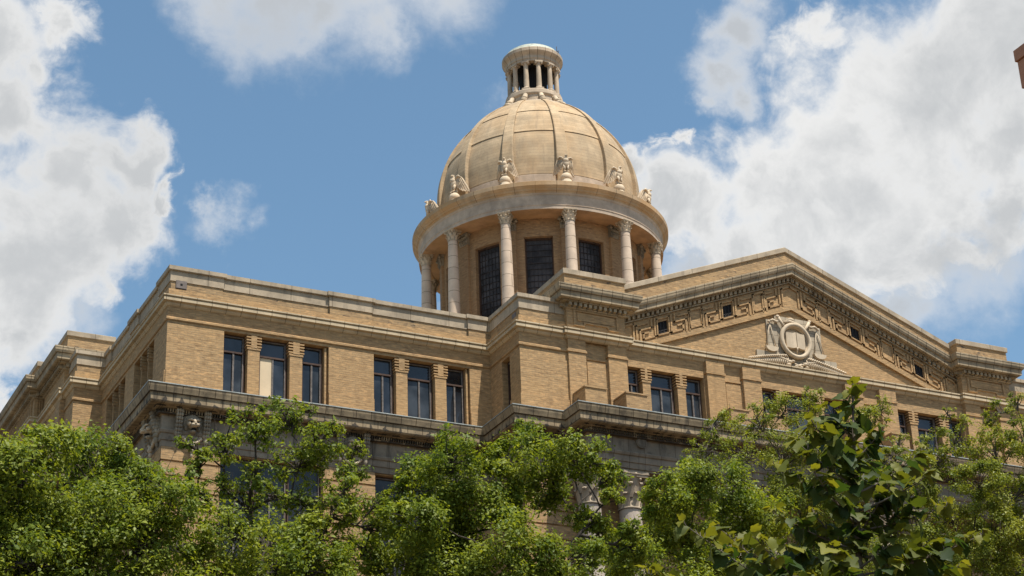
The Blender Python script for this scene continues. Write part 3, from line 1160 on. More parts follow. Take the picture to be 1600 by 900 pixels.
for s in SQ:
    stroke([(s - SW - .04, .12), (s - SW - .04, .76), (s + SW + .04, .76), (s + SW + .04, .12), (s - SW - .04, .12)], 1, 0, .05)
    fret(s + SW + .14, 1)
    fret(s - SW - .14, -1)
SQ.sort()
mids = [(SQ[0] + SQ[1]) / 2, CX, mx((SQ[0] + SQ[1]) / 2)]
panel(mids[0], .27)
panel(mids[2], .27)
panel((SQ[1] + CX) / 2, .25)
panel(mx((SQ[1] + CX) / 2), .25)
fret(CX - .50, -1)
fret(CX + .50, 1)
stroke([(CX - .36, .05), (CX - .36, .74), (CX, .74), (CX + .36, .74), (CX + .36, .05)], 1, 0)
panel(PX0 + .30, .22)
panel(PX1 - .30, .22)
b.build("fret_band", BRICK, ped)
for s in SQ:
    g = MB()
    rake(g, [(.0, -1.43), (.012, -1.43), (.012, -.955), (.0, -.955)], (s - SW, s + SW))
    g.build("attic_vent", DARK, ped)
    g2 = MB()
    for k in (-.33, .33):
        rake(g2, [(.012, -1.43), (.03, -1.43), (.03, -.955), (.012, -.955)], (s + SW * k - .012, s + SW * k + .012))
    for k in (-.28, -.12):
        rake(g2, [(.012, -1.2 + k), (.03, -1.2 + k), (.03, -1.17 + k), (.012, -1.17 + k)], (s - SW, s + SW))
    g2.build("vent_bars", LEADB, ped)

# ---- carved emblem: open book in a ring, scales, palm fronds ------------------------------
EX = 23.68
b = MB()
yp = YT - .07
for (x0, x1, z0, z1) in ((22.50, 24.95, 29.28, 30.64), (22.9, 24.5, 30.64, 30.86), (21.95, 25.55, 28.95, 29.32), (21.60, 25.85, 28.68, 28.98)):
    b.box(x0, x1, yp + (.0 if z0 > 29 else -.012), YT, z0, z1)
emb = b.build("carved_emblem", EMBLEM, COURT, "carved stone emblem of an open book in a ring with scales and palm fronds")


def torus(b, c, R0, r0, sx=1.0, n=40, m=10, y=0.0):
    v = []
    f = []
    for i in range(n):
        a = 2 * math.pi * i / n
        for j in range(m):
            t = 2 * math.pi * j / m
            rr = R0 + r0 * math.cos(t)
            v.append((c[0] + rr * math.cos(a) * sx, y + r0 * 1.1 * math.sin(t), c[1] + rr * math.sin(a)))
    for i in range(n):
        for j in range(m):
            f.append((i * m + j, ((i + 1) % n) * m + j, ((i + 1) % n) * m + (j + 1) % m, i * m + (j + 1) % m))
    b.add(v, f, True)


b = MB()
torus(b, (EX, 29.87), .66, .088, 0.95, y=yp - .12)
torus(b, (EX, 29.87), .60, .055, 0.95, y=yp - .05)
b.build("ring", CARVED, emb)
b = MB()
# two page blocks, slightly bowed
for sgn in (-1, 1):
    n = 8
    top = []
    for i in range(n + 1):
        t = i / n
        xx = EX + sgn * (.015 + .41 * t)
        d = .20 - .07 * t + .045 * math.sin(math.pi * t)
        top.append((xx, d, -.05 * math.sin(math.pi * t) if True else 0))
    v = []
    for (xx, d, dz) in top:
        v += [(xx, yp - d, 30.20 + dz), (xx, yp - d, 29.58 + dz), (xx, yp, 30.20 + dz), (xx, yp, 29.58 + dz)]
    f = []
    for i in range(n):
        a = i * 4
        c = a + 4
        f += [(a, a + 1, c + 1, c), (a, c, c + 2, a + 2), (a + 1, a + 3, c + 3, c + 1)]
    f += [(0, 2, 3, 1), (n * 4, n * 4 + 1, n * 4 + 3, n * 4 + 2)]
    b.add(v, f)
b.box(EX - .46, EX + .46, yp - .05, yp, 29.53, 30.24)
b.tube([(EX, yp - .20, 29.58), (EX, yp - .17, 29.47), (EX + .03, yp - .1, 29.38)], [.03, .03, .015])
b.build("open_book", CARVED, emb)
for sgn in (-1, 1):
    b = MB()
    xs_ = EX + sgn * 1.00
    zt = 30.56
    b.tube([(xs_ + sgn * .10, yp - .08, zt - .02), (xs_ - sgn * .05, yp - .10, zt + .05), (xs_ - sgn * .22, yp - .09, zt + .0), (xs_ - sgn * .34, yp - .10, zt + .05)], [.04, .055, .05, .05], 8)
    b.ell((xs_ + sgn * .11, yp - .08, zt - .03), (.05, .05, .06))
    # chains
    for dx in (-.22, .22):
        b.tube([(xs_ + sgn * .06, yp - .05, zt - .06), (xs_ + dx + sgn * .08, yp - .05, 29.50)], .022, 6)
    # pan: half bowl
    n = 12
    v = [(xs_ + sgn * .08 + .27 * math.cos(a), yp - .02 - .10 * 0, 29.50) for a in (0,)]
    pts = [(xs_ + sgn * .08 - .28, 29.50), (xs_ + sgn * .08 + .28, 29.50)] + [(xs_ + sgn * .08 + .27 * math.cos(a), 29.47 - .17 * math.sin(a)) for a in [math.pi * i / 10 for i in range(11)]]
    b.prism(pts, yp - .13, yp)
    b.build("weighing_scale", CARVED, emb)
    b = MB()
    b.tube([(EX + sgn * .40, yp - .12, 30.28), (EX + sgn * .70, yp - .13, 30.74)], [.05, .06], 8)
    b.ell((EX + sgn * .72, yp - .12, 30.77), (.075, .07, .075))
    b.build("torch_staff", CARVED, emb)
    # palm frond
    b = MB()
    base = Vector((EX + sgn * .32, yp - .08, 28.80))
    for i in range(19):
        t = i / 18
        px = EX + sgn * (.42 + 1.62 * t)
        pz = 29.16 - .30 * t ** 1.3
        r_ = (1 - .55 * t)
        # upper leaflet
        b.tube([(px, yp - .10, pz), (px + sgn * .10, yp - .15, pz + .05 * r_), (px + sgn * .20, yp - .08, pz + .0)], [.036, .042, .012], 6)
        # lower leaflet
        L = .38 * r_ + .04
        b.tube([(px - sgn * .02, yp - .10, pz), (px + sgn * .06, yp - .13, pz - L * .5), (px + sgn * .13, yp - .06, max(pz - L, 28.70))], [.030, .032, .01], 6)
    b.tube([(EX + sgn * .25, yp - .10, 28.98), (EX + sgn * .9, yp - .11, 29.13), (EX + sgn * 1.5, yp - .1, 29.0), (EX + sgn * 2.0, yp - .08, 28.86)], [.05, .045, .035, .02], 7)
    b.build("palm_frond", CARVED, emb)
b = MB()
# ribbon knot and scroll above
for (dx, dz, r_) in ((-.36, 28.96, .10), (-.42, 28.84, .09), (-.22, 29.0, .08), (.02, 28.84, .07), (.12, 28.80, .08), (-.1, 28.80, .08), (.34, 28.95, .09), (.38, 28.83, .08), (.2, 28.9, .07)):
    b.ell((EX + dx, yp - .12, dz), (r_, .09, r_ * .8), 10, 7)
b.tube([(EX - .15, yp - .13, 28.9), (EX + .1, yp - .15, 28.82), (EX + .2, yp - .13, 28.74)], .045, 7)
b.tube([(EX + .15, yp - .13, 28.92), (EX - .1, yp - .14, 28.80)], .045, 7)
b.tube([(EX - .45, yp - .06, 30.60), (EX - .2, yp - .10, 30.66), (EX + .05, yp - .12, 30.60), (EX + .25, yp - .10, 30.56), (EX + .48, yp - .09, 30.44)], [.04, .07, .06, .07, .04], 8)
b.ell((EX - .1, yp - .08, 30.75), (.14, .07, .08))
b.ell((EX - .22, yp - .08, 30.68), (.12, .08, .05))
b.build("ribbon", CARVED, emb)

# ---- lower storeys (fourth floor just under the entablature) -------------------------------
b = MB()
WIN_L = [(1.97, 5.55), (7.42, 11.0)]
holes = [(s, e, z0, z1) for s, e in WIN_L for z0, z1 in ((19.6, 23.33), (14.0, 17.8), (8.2, 12.2))]
FRONT.wall(b, 0, 11.9, 0, 23.37, holes, -.03, .40)
for a, c in ((0, WIN_L[0][0]), (WIN_L[0][1], WIN_L[1][0]), (WIN_L[1][1], 11.9)):
    z = 23.36
    k = 0
    while z > 19.0:
        zt = z
        zb = z - .43
        FRONT.box(b, a - (.03 if a == 0 else 0), c, -.03, .03, zb, zt)
        z -= .50
b.build("lower_wall", BRICK, COURT)
for s, e in WIN_L:
    for z0, z1 in ((19.6, 23.33), (14.0, 17.8)):
        w_ = (e - s) / 3
        for k in range(3):
            window(FRONT, s + k * w_ + .02, s + (k + 1) * w_ - .02, z0 + .01, z1 - .01, -.22, z0 + (z1 - z0) * .70)
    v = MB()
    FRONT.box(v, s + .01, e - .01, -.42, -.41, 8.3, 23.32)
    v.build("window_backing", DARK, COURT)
b = MB()
LEFT.wall(b, -8.24, 0, 0, 23.37, [(-4.0, -1.4, 19.6, 23.33), (-7.5, -5.0, 19.6, 23.33)], -.03, .40)
for a, c in ((0, 1.4), (4.0, 5.0), (7.5, 8.24)):
    z = 23.36
    while z > 19.0:
        LEFT.box(b, -c, -a, -.03, .03, z - .43, z)
        z -= .50
b.box(-1.06, .1, 8.24, 8.5, 0, 23.4)
b.box(-1.06, -1.0, 8.24, 27.9, 0, 23.4)
b.build("lower_wall", BRICK, COURT)
for s, e in ((1.4, 4.0), (5.0, 7.5)):
    for k in range(2):
        w_ = (e - s) / 2
        window(LEFT, -e + k * w_ + .02, -e + (k + 1) * w_ - .02, 19.62, 23.31, -.22, 22.1)
b = MB()
b.box(11.9, 13.85, -2.38, .2, 0, 23.37)
z = 23.36
while z > 17:
    b.box(11.86, 13.85, -2.43, -2.38, z - .43, z)
    z -= .5
b.box(13.85, mx(13.85), -2.2, -2.1, 0, 23.37)
b.box(mx(13.85), mx(11.9), -2.38, .2, 0, 23.37)
b.box(mx(11.9), FW, 0, .2, 0, 23.37)
b.build("lower_wall", BRICK, COURT)

# ---- lion heads between carved consoles ------------------------------------------------------
def lion(face, uc):
    b = MB()
    # back plate with scroll top
    face.box(b, uc - .40, uc + .40, .04, .10, 23.70, 24.60)
    o = b.build("lion_ornament", CARVEDG, COURT, "carved lion head between scaly consoles")
    T = Matrix([[face.u.x, -face.w.x, 0, 0], [face.u.y, -face.w.y, 0, 0], [0, 0, 1, 0], [0, 0, 0, 1]])
    T.translation = face.o + face.u * uc
    h = MB()

    def e(c, r):
        h.ell(c, r, 14, 9)
    e((0, -.20, 24.20), (.17, .17, .20))                        # skull
    e((0, -.36, 24.08), (.105, .16, .085))                      # muzzle
    e((-.062, -.46, 24.065), (.066, .075, .055))
    e((.062, -.46, 24.065), (.066, .075, .055))
    e((0, -.505, 24.115), (.055, .045, .035))                   # nose
    h.tube([(0, -.30, 24.32), (0, -.42, 24.21), (0, -.49, 24.14)], [.06, .05, .048], 8)
    h.tube([(-.19, -.30, 24.27), (-.11, -.385, 24.275), (-.03, -.40, 24.23)], [.03, .042, .03], 7)
    h.tube([(.19, -.30, 24.27), (.11, -.385, 24.275), (.03, -.40, 24.23)], [.03, .042, .03], 7)
    e((-.15, -.30, 24.14), (.065, .09, .07))
    e((.15, -.30, 24.14), (.065, .09, .07))
    h.xf(T)
    hd = h.build("lion_head", CARVED, o)  # sunlit tone put into the face: paler stone than the mane
    h = MB()                                                    # hood, mane and jaw: shade put into a darker stone colour
    e((0, -.08, 24.28), (.285, .20, .30))
    e((0, -.22, 23.90), (.11, .13, .06))
    for i in range(13):
        a = math.pi * (-.22 + 1.44 * i / 12)
        e((.27 * math.cos(a), -.10, 24.24 + .30 * math.sin(a)), (.07, .09, .10))
    h.xf(T)
    h.build("mane", CARVEDG, o)
    m = MB()
    m.ell((0, -.30, 23.975), (.085, .10, .035))
    for sg in (-1, 1):
        m.ell((sg * .095, -.335, 24.205), (.042, .045, .026))
    m.xf(T)
    m.build("mouth_eye_shade", DARK, o)  # dark blobs stand in for shade in the mouth and eye sockets
    for sg in (-1, 1):
        c = MB()
        x = sg * .47
        for i in range(7):                                      # scaly console, widening to the top
            z = 24.56 - i * .125
            d = .40 - .045 * i
            for k in range(3):
                c.ell((x - .075 + .075 * k, -d * .55 - .05, z), (.055, .10 + .02 * (k == 1), .085), 8, 6)
            c.box(x - .10, x + .10, -d * .55, -.02, z - .07, z + .07)
        c.ell((x, -.12, 23.66), (.085, .09, .15), 10, 7)
        c.ell((x, -.09, 23.50), (.05, .06, .10), 10, 7)
        c.xf(T)
        c.build("console", CARVEDG, o)
    s = MB()                                                    # swag under the head
    for i in range(11):
        t = -1 + 2 * i / 10
        s.ell((t * .30, -.13, 23.70 - .16 * (1 - t * t)), (.05, .06, .055), 9, 6)
    s.ell((0, -.18, 23.44), (.09, .09, .10), 10, 7)
    s.ell((0, -.16, 23.28), (.06, .07, .09), 10, 7)
    s.ell((0, -.14, 23.12), (.045, .05, .08), 10, 7)
    s.xf(T)
    s.build("swag", CARVED, o)
    return o


lion(FRONT, .95)
lion(FRONT, 6.56)
lion(LEFT, -.75)


# ---- Corinthian capital in unit terms ----------------------------------------------------------
def capital(b, c, z0, h, r, n_leaf=8, rot=0.0):
    x, y = c
    b.lathe([(r * 1.10, z0), (r * 1.14, z0 + .03 * h), (r * 1.02, z0 + .06 * h), (r * .98, z0 + .3 * h), (r * 1.05, z0 + .65 * h), (r * 1.25, z0 + .86 * h)], c, 20)
    for row, (zb, zt, ro, n, off) in enumerate(((.05, .42, 1.02, n_leaf, 0), (.30, .70, 1.06, n_leaf, .5))):
        for i in range(n):
            a = 2 * math.pi * (i + off) / n + rot
            ca, sa = math.sin(a), -math.cos(a)
            ta, tb = math.cos(a), math.sin(a)
            prof = [(1.00, 0), (1.10, .45), (1.20, .8), (1.36, 1.0), (1.42, .90), (1.36, .80)]
            wd = [.30, .34, .30, .22, .16, .06]
            v = []
            for (rr, t), w in zip(prof, wd):
                R_ = r * ro * rr
                zz = z0 + h * (zb + (zt - zb) * t)
                for sgn, k in ((-1, .96), (0, 1.06), (1, .96)):
                    v.append((x + ca * R_ * k + ta * sgn * w * r, y + sa * R_ * k + tb * sgn * w * r, zz))
            f = []
            for q in range(len(prof) - 1):
                for k in range(2):
                    f.append((q * 3 + k, q * 3 + k + 1, q * 3 + k + 4, q * 3 + k + 3))
            b.add(v, f, True)
    for i in range(4):
        a = math.pi / 4 + i * math.pi / 2 + rot
        ca, sa = math.sin(a), -math.cos(a)
        R_ = r * 1.58
        b.tube([(x + ca * r * 1.15, y + sa * r * 1.15, z0 + .58 * h), (x + ca * r * 1.35, y + sa * r * 1.35, z0 + .76 * h), (x + ca * R_, y + sa * R_, z0 + .86 * h)], [.07 * r, .10 * r, .12 * r], 6)
        b.ell((x + ca * R_, y + sa * R_, z0 + .79 * h), (.19 * r, .19 * r, .19 * r), 8, 6)
        for da in (-.42, .42):
            a2 = a + da
            b.ell((x + math.sin(a2) * r * 1.36, y - math.cos(a2) * r * 1.36, z0 + .80 * h), (.12 * r, .12 * r, .13 * r), 7, 5)
        am = a + math.pi / 4
        b.ell((x + math.sin(am) * r * 1.36, y - math.cos(am) * r * 1.36, z0 + .93 * h), (.16 * r, .16 * r, .14 * r), 7, 5)
    # abacus with hollow sides
    for (k, zb, zt) in ((1.0, .86, .93), (1.06, .93, 1.0)):
        pts = []
        for i in range(4):
            a = math.pi / 4 + i * math.pi / 2 + rot
            for da in (-.09, .09):
                pts.append((x + math.sin(a + da) * r * 1.80 * k, y - math.cos(a + da) * r * 1.80 * k))
            for t in (.25, .5, .75):
                a2 = a + t * math.pi / 2
                rr = r * k * (1.42 if t != .5 else 1.33)
                pts.append((x + math.sin(a2) * rr, y - math.cos(a2) * rr))
        n = len(pts)
        v = [(p[0], p[1], z0 + zb * h) for p in pts] + [(p[0], p[1], z0 + zt * h) for p in pts]
        f = [tuple(range(n - 1, -1, -1)), tuple(range(n, 2 * n))] + [(i, (i + 1) % n, (i + 1) % n + n, i + n) for i in range(n)]
        b.add(v, f)


def shaft(b, c, z0, z1, r0, r1, n=24):
    prof = []
    for i in range(13):
        t = i / 12
        rr = r0 + (r1 - r0) * (t ** 1.6)
        prof.append((rr, z0 + (z1 - z0) * t))
    b.lathe(prof, c, n)


# portico columns, in pairs in front of the pilasters
PCX = [14.05, 15.62, 19.75, 21.4, mx(21.4), mx(19.75)]
first = None
for x in PCX:
    if first is None:
        b = MB()
        shaft(b, (0, 0), 9.6, 22.02, .46, .385, 28)
        b.lathe([(.62, 9.2), (.62, 9.35), (.58, 9.42), (.60, 9.5), (.5, 9.58), (.47, 9.62)], (0, 0), 28)
        col0 = b.build("portico_column", PCOLUMN, COURT)
        cb = MB()
        capital(cb, (0, 0), 22.02, 1.27, .39)
        cb.build("capital", CARVEDM, col0)
        col0.location = (x, -2.92, 0)
        first = col0
    else:
        copy_part(first, COURT, Matrix.Translation((x, -2.92, 0)))
b = MB()
b.box(13.4, mx(13.4), -4.0, -2.2, 0, 9.2)
b.build("portico_base", BRICK, COURT)

# ---- dome and drum -----------------------------------------------------------------------------
DX, DY = 23.75, 18.08
DOME_ROT = R(-28.83)                # angle of the first column ring position
DC = (DX, DY)


def banded(b, prof, n=96, smooth=True):
    for p, q in zip(prof[:-1], prof[1:]):
        b.lathe([p, q], DC, n, smooth)


ZB = 36.6                           # drum floor
b = MB()
banded(b, [(6.9, 28.9), (6.9, 35.7), (6.7, 35.8), (6.7, 36.6), (4.0, 36.6)], 96)
b.build("drum_base", BRICKD, COURT)

NB = 12
ang = [DOME_ROT + R(15 + 30 * k) for k in range(NB)]             # columns
wang = [DOME_ROT + R(30 * k) for k in range(NB)]                 # windows
RW = 4.92
HALF = R(7.9)
WZ0, WZ1 = 37.2, 41.27
# wall with openings
b = MB()


def arc_patch(b, r0, r1, a0, a1, z0, z1, n=6):
    v = []
    for r_ in (r0, r1):
        for z in (z0, z1):
            for i in range(n + 1):
                a = a0 + (a1 - a0) * i / n
                v.append((DX + r_ * math.sin(a), DY - r_ * math.cos(a), z))
    m = n + 1
    f = []
    for i in range(n):
        f.append((i, i + 1, m + i + 1, m + i))
        f.append((2 * m + i, 3 * m + i, 3 * m + i + 1, 2 * m + i + 1))
        f.append((i, 2 * m + i, 2 * m + i + 1, i + 1))
        f.append((m + i, m + i + 1, 3 * m + i + 1, 3 * m + i))
    f.append((0, m, 3 * m, 2 * m))
    f.append((n, 2 * m + n, 3 * m + n, m + n))
    b.add(v, f)


for a in wang:
    arc_patch(b, RW, RW - .45, a + HALF, a + R(30) - HALF, ZB, 42.3, 6)
    arc_patch(b, RW, RW - .45, a - HALF, a + HALF, WZ1, 42.3, 6)
    arc_patch(b, RW, RW - .45, a - HALF, a + HALF, ZB, WZ0, 6)
drum = b.build("drum_wall", BRICKD, COURT)
b = MB()
b.lathe([(4.2, 36.7), (4.2, 42.2)], DC, 48)
b.build("drum_core", DARK, drum)

vis_win = [k for k in range(-3, 4)]
for k in vis_win:
    a = DOME_ROT + R(30 * k)
    b = MB()
    # reddish frame
    t = R(.65)
    arc_patch(b, RW - .20, RW - .32, a - HALF, a - HALF + t, WZ0, WZ1, 2)
    arc_patch(b, RW - .20, RW - .32, a + HALF - t, a + HALF, WZ0, WZ1, 2)
    arc_patch(b, RW - .20, RW - .32, a - HALF, a + HALF, WZ1 - .08, WZ1, 4)
    w = b.build("drum_window", WOODF, COURT)
    g = MB()
    rg = random.Random(k + 40)
    nu, nv = 7, 13
    for i in range(nu):
        for j in range(nv):
            a0 = a - HALF + 2 * HALF * i / nu
            a1 = a - HALF + 2 * HALF * (i + 1) / nu
            z0 = WZ0 + (WZ1 - WZ0) * j / nv
            z1 = WZ0 + (WZ1 - WZ0) * (j + 1) / nv
            v = []
            for (aa, zz) in ((a0, z0), (a1, z0), (a1, z1), (a0, z1)):
                rr = RW - .29 + rg.uniform(-.012, .012)
                v.append((DX + rr * math.sin(aa), DY - rr * math.cos(aa), zz))
            g.add(v, [(0, 1, 2, 3)])
    g.build("pane", DGLASS, w)
    g = MB()
    for i in range(1, nu):
        aa = a - HALF + 2 * HALF * i / nu
        arc_patch(g, RW - .255, RW - .28, aa - R(.07), aa + R(.07), WZ0, WZ1, 1)
    for j in range(1, nv):
        z0 = WZ0 + (WZ1 - WZ0) * j / nv
        th = .026 if j in (4, 9) else .006
        arc_patch(g, RW - .25, RW - .28, a - HALF, a + HALF, z0 - th, z0 + th, 4)
    g.build("glazing_bars", LEADB, w)

# free columns with pilasters behind
RK = 5.74
CB0, CB1 = 37.0, 41.62
b = MB()
shaft(b, (0, 0), CB0, CB1, .285, .225, 24)
b.lathe([(.40, ZB), (.40, ZB + .12), (.37, ZB + .18), (.39, ZB + .25), (.31, ZB + .34), (.29, ZB + .42)], (0, 0), 24)
c0 = b.build("drum_column", COLUMN, COURT)
cb = MB()
capital(cb, (0, 0), CB1, .56, .228)
cb.build("capital", CARVED, c0)
pb = MB()
pb.box(-.25, .25, -.12, .2, ZB, 41.62)
pil0 = pb.build("drum_pilaster", BRICKD, COURT)
pc = MB()
for i in range(5):
    pc.ell((-.24 + .12 * i, -.16, 41.80), (.07, .06, .12), 7, 5)
    pc.ell((-.20 + .10 * i, -.19, 41.98), (.07, .08, .10), 7, 5)
for sg in (-1, 1):
    pc.ell((sg * .31, -.22, 42.06), (.08, .08, .08), 8, 6)
pc.box(-.27, .27, -.15, .2, 41.62, 42.1)
pc.box(-.36, .36, -.26, .2, 42.1, 42.18)
pc.build("capital", CARVEDG, pil0)
ks = [-4, -3, -2, -1, 0, 1, 2, 3]
for i, k in enumerate(ks):
    a = DOME_ROT + R(15 + 30 * k)
    Mx = Matrix.Translation((DX + RK * math.sin(a), DY - RK * math.cos(a), 0)) @ Matrix.Rotation(a, 4, 'Z')
    Mp = Matrix.Translation((DX + RW * math.sin(a), DY - RW * math.cos(a), 0)) @ Matrix.Rotation(a, 4, 'Z')
    if i == 0:
        c0.matrix_local = Mx
        pil0.matrix_local = Mp
    else:
        copy_part(c0, COURT, Mx)
        copy_part(pil0, COURT, Mp)

# entablature and cornice of the drum
b = MB()
banded(b, [(4.6, 42.19), (5.45, 42.19), (5.46, 42.16), (5.98, 42.16)], 120)
b.build("soffit", SOFFIT, drum)
b = MB()
banded(b, [(5.98, 42.16), (5.985, 42.33), (6.01, 42.345), (6.01, 42.37), (5.97, 42.385), (5.965, 42.87), (6.0, 42.90), (6.03, 42.96)], 120)
b.build("drum_frieze", DRUMF, drum)
b = MB()
banded(b, [(6.03, 42.96), (6.06, 43.03), (6.14, 43.06), (6.17, 43.13), (6.22, 43.16), (6.28, 43.22), (6.31, 43.24), (6.32, 43.44), (6.29, 43.46), (5.0, 43.52)], 120)
b.build("drum_cornice", DRUMC, drum)


def dome_r(z):
    if z <= 45.2:
        return 4.95
    t = min((z - 45.2) / 5.8, 1.0)
    return 4.95 * (1 - t * t) ** .62


b = MB()
prof = []
tiers = [(43.5, 44.58, -.0), (44.58, 47.1, .035), (47.1, 48.68, .075), (48.68, 50.35, .115)]
for (z0, z1, dr) in tiers:
    n = 14
    pr = [(dome_r(z0 + (z1 - z0) * i / n) + dr - .07, z0 + (z1 - z0) * i / n) for i in range(n + 1)]
    b.lathe(pr, DC, 144)
    nx_r = dome_r(z1) + dr + .04 - .07
    b.lathe([pr[-1], (nx_r, z1)], DC, 144, False)
dome = b.build("dome", DOME, COURT)
bs = MB()
banded(bs, [(4.99, 43.5), (4.99, 44.50), (4.90, 44.56)], 144)
bs.build("dome_base_band", DRUMF, dome)
# ribs
for k in range(NB):
    a = ang[k]
    b = MB()
    zs = [43.5 + (50.35 - 43.5) * i / 30 for i in range(31)]
    v = []
    for z in zs:
        r_ = dome_r(z)
        w = .30 if z < 45 else .30 - .14 * min((z - 45) / 5.2, 1)
        d = .15
        rx, ry = math.sin(a), -math.cos(a)
        tx, ty = math.cos(a), math.sin(a)
        for (s_, dd) in ((-w, -.15), (-w, d - .02), (-w + .03, d), (w - .03, d), (w, d - .02), (w, -.15)):
            v.append((DX + rx * (r_ + dd) + tx * s_, DY + ry * (r_ + dd) + ty * s_, z))
    f = []
    for i in range(30):
        for j in range(5):
            f.append((i * 6 + j, i * 6 + j + 1, (i + 1) * 6 + j + 1, (i + 1) * 6 + j))
    b.add(v, f)
    b.build("rib", DOME, dome)

# ---- eagles on globes round the cornice -----------------------------------------------------------
def eagle_mesh():
    b = MB()
    # body, neck and head as one carved figure facing -y
    b.ell((0, -.02, .52), (.155, .15, .25), 14, 10, Euler((R(-12), 0, 0)).to_matrix())
    b.ell((0, -.07, .64), (.135, .13, .15), 12, 8)
    b.tube([(0, -.04, .68), (0, -.06, .80), (.01, -.08, .87)], [.11, .085, .075], 10)
    b.ell((.015, -.10, .89), (.07, .085, .07), 10, 8)
    b.tube([(.02, -.16, .895), (.03, -.215, .88), (.035, -.225, .845)], [.035, .022, .008], 7)
    b.tube([(0, -.02, .95), (.01, .02, .985)], [.035, .012], 6)
    for sg in (-1, 1):
        b.tube([(sg * .075, -.05, .40), (sg * .08, -.08, .24), (sg * .075, -.09, .10)], [.075, .055, .032], 8)
        for dx in (-.035, 0, .035):
            b.tube([(sg * .075 + dx * .6, -.09, .08), (sg * .075 + dx, -.16, .04), (sg * .075 + dx * 1.2, -.185, .0)], [.02, .018, .012], 5)
    # tail
    b.prism([(-.10, .34), (.10, .34), (.13, .06), (.06, .02), (0, .05), (-.06, .02), (-.13, .06)], .06, .12)
    return b


def wing_mesh(sg):
    b = MB()
    outline = [(.09, .70), (.17, .83), (.25, .875), (.32, .84), (.38, .72), (.43, .55), (.475, .36), (.51, .17), (.505, .06), (.455, .10), (.43, .03), (.385, .10),
               (.355, .05), (.315, .14), (.28, .11), (.245, .22), (.20, .22), (.16, .34), (.11, .40)]
    n = len(outline)
    v = []
    for th in (-.035, .035):
        for (x, z) in outline:
            y = .03 + .45 * (x - .09) * (x - .09) / .18 + th + .05 * (.5 - z)
            v.append((sg * x, y, z))
    f = [tuple(range(n)), tuple(range(2 * n - 1, n - 1, -1))] + [(i, i + n, (i + 1) % n + n, (i + 1) % n) for i in range(n)]
    b.add(v, f)
    # feather ridges
    for i in range(6):
        x0 = .14 + .045 * i
        x1 = .19 + .062 * i
        pts = []
        for t in (0, .5, 1):
            x = x0 + (x1 - x0) * t
            z = .66 + .02 * i - (.46 + .035 * i) * t
            y = .03 + .45 * (x - .09) * (x - .09) / .18 - .035 + .05 * (.5 - z)
            pts.append((sg * x, y, z))
        b.tube(pts, [.014, .018, .012], 5)
    b.tube([(sg * .10, -.01, .70), (sg * .18, -.01, .82), (sg * .27, .02, .865), (sg * .36, .07, .76)], [.05, .055, .05, .03], 7)
    return b


e0 = eagle_mesh().build("eagle_statue", CARVED, COURT)
wing_mesh(-1).build("wing", CARVED, e0)
wing_mesh(1).build("wing", CARVED, e0)
gl = MB()
gl.ell((0, 0, -.24), (.265, .265, .255), 20, 12)
gl.build("globe", CARVED, e0)
pdl = MB()
pdl.lathe([(.30, -.78), (.30, -.62), (.25, -.58), (.24, -.40), (.20, -.36)], (0, 0), 20)
pdl.box(-.27, .27, -.02, .42, -.78, -.2)
pdl.build("pedestal", CARVED, e0)
for i, k in enumerate([-3, -2, -1, 0, 1, 2]):
    a = DOME_ROT + R(15 + 30 * k)
    Mx = Matrix.Translation((DX + 5.56 * math.sin(a), DY - 5.56 * math.cos(a), 44.26)) @ Matrix.Rotation(a, 4, 'Z')
    if i == 0:
        e0.matrix_local = Mx
    else:
        copy_part(e0, COURT, Mx)

# ---- lantern ------------------------------------------------------------------------------------------
b = MB()
banded(b, [(2.15, 50.15), (2.05, 50.32), (1.62, 50.34), (1.55, 50.42), (1.44, 50.46), (1.42, 50.98), (1.47, 51.02), (1.50, 51.08), (1.48, 51.28), (1.44, 51.33), (.5, 51.35)], 72)
lan = b.build("lantern", LANTERN, COURT)
b = MB()
banded(b, [(.6, 53.02), (1.12, 53.0), (1.36, 53.0), (1.37, 53.12), (1.40, 53.14), (1.40, 53.30), (1.43, 53.36), (1.50, 53.44), (1.55, 53.50), (1.57, 53.53), (1.575, 53.70), (1.55, 53.73), (1.38, 53.76)], 72)
b.build("lantern_entablature", LANTERNJ, lan)
b = MB()
banded(b, [(1.50, 53.74), (1.42, 53.86), (1.36, 53.98), (1.2, 54.10), (.7, 54.2), (.01, 54.25)], 48)
b.build("copper_cap", COPPER, lan)
b = MB()
b.lathe([(.70, 51.75), (.72, 53.05)], DC, 24)
b.lathe([(.98, 51.34), (.80, 51.6), (.60, 51.75), (.05, 51.9)], DC, 24)
b.lathe([(.05, 52.95), (1.1, 52.95)], DC, 24)
b.build("dark_interior_core", DARK, lan)  # near-black core stands in for the unlit inside of the lantern
b = MB()
shaft(b, (0, 0), 51.50, 52.80, .135, .112, 14)
b.box(-.20, .20, -.20, .20, 51.33, 51.42)
b.lathe([(.19, 51.42), (.18, 51.47), (.14, 51.51)], (0, 0), 14)
b.lathe([(.115, 52.76), (.135, 52.80), (.12, 52.83), (.17, 52.90)], (0, 0), 14)
for sg in (-1, 1):
    b.ell((sg * .15, -.10, 52.87), (.06, .08, .06), 8, 6)
b.box(-.20, .20, -.18, .18, 52.91, 53.0)
lc0 = b.build("lantern_column", LANTERN, lan)
for k in range(12):
    a = DOME_ROT + R(15 + 30 * k)
    Mx = Matrix.Translation((DX + 1.235 * math.sin(a), DY - 1.235 * math.cos(a), 0)) @ Matrix.Rotation(a, 4, 'Z')
    if k == 0:
        lc0.matrix_local = Mx
    else:
        copy_part(lc0, lan, Mx)
b = MB()
b.tube([(0, -.02, 50.95), (0, -.14, 50.86), (0, -.22, 50.66), (0, -.36, 50.50), (0, -.52, 50.40)], [.11, .13, .12, .13, .15], 8)
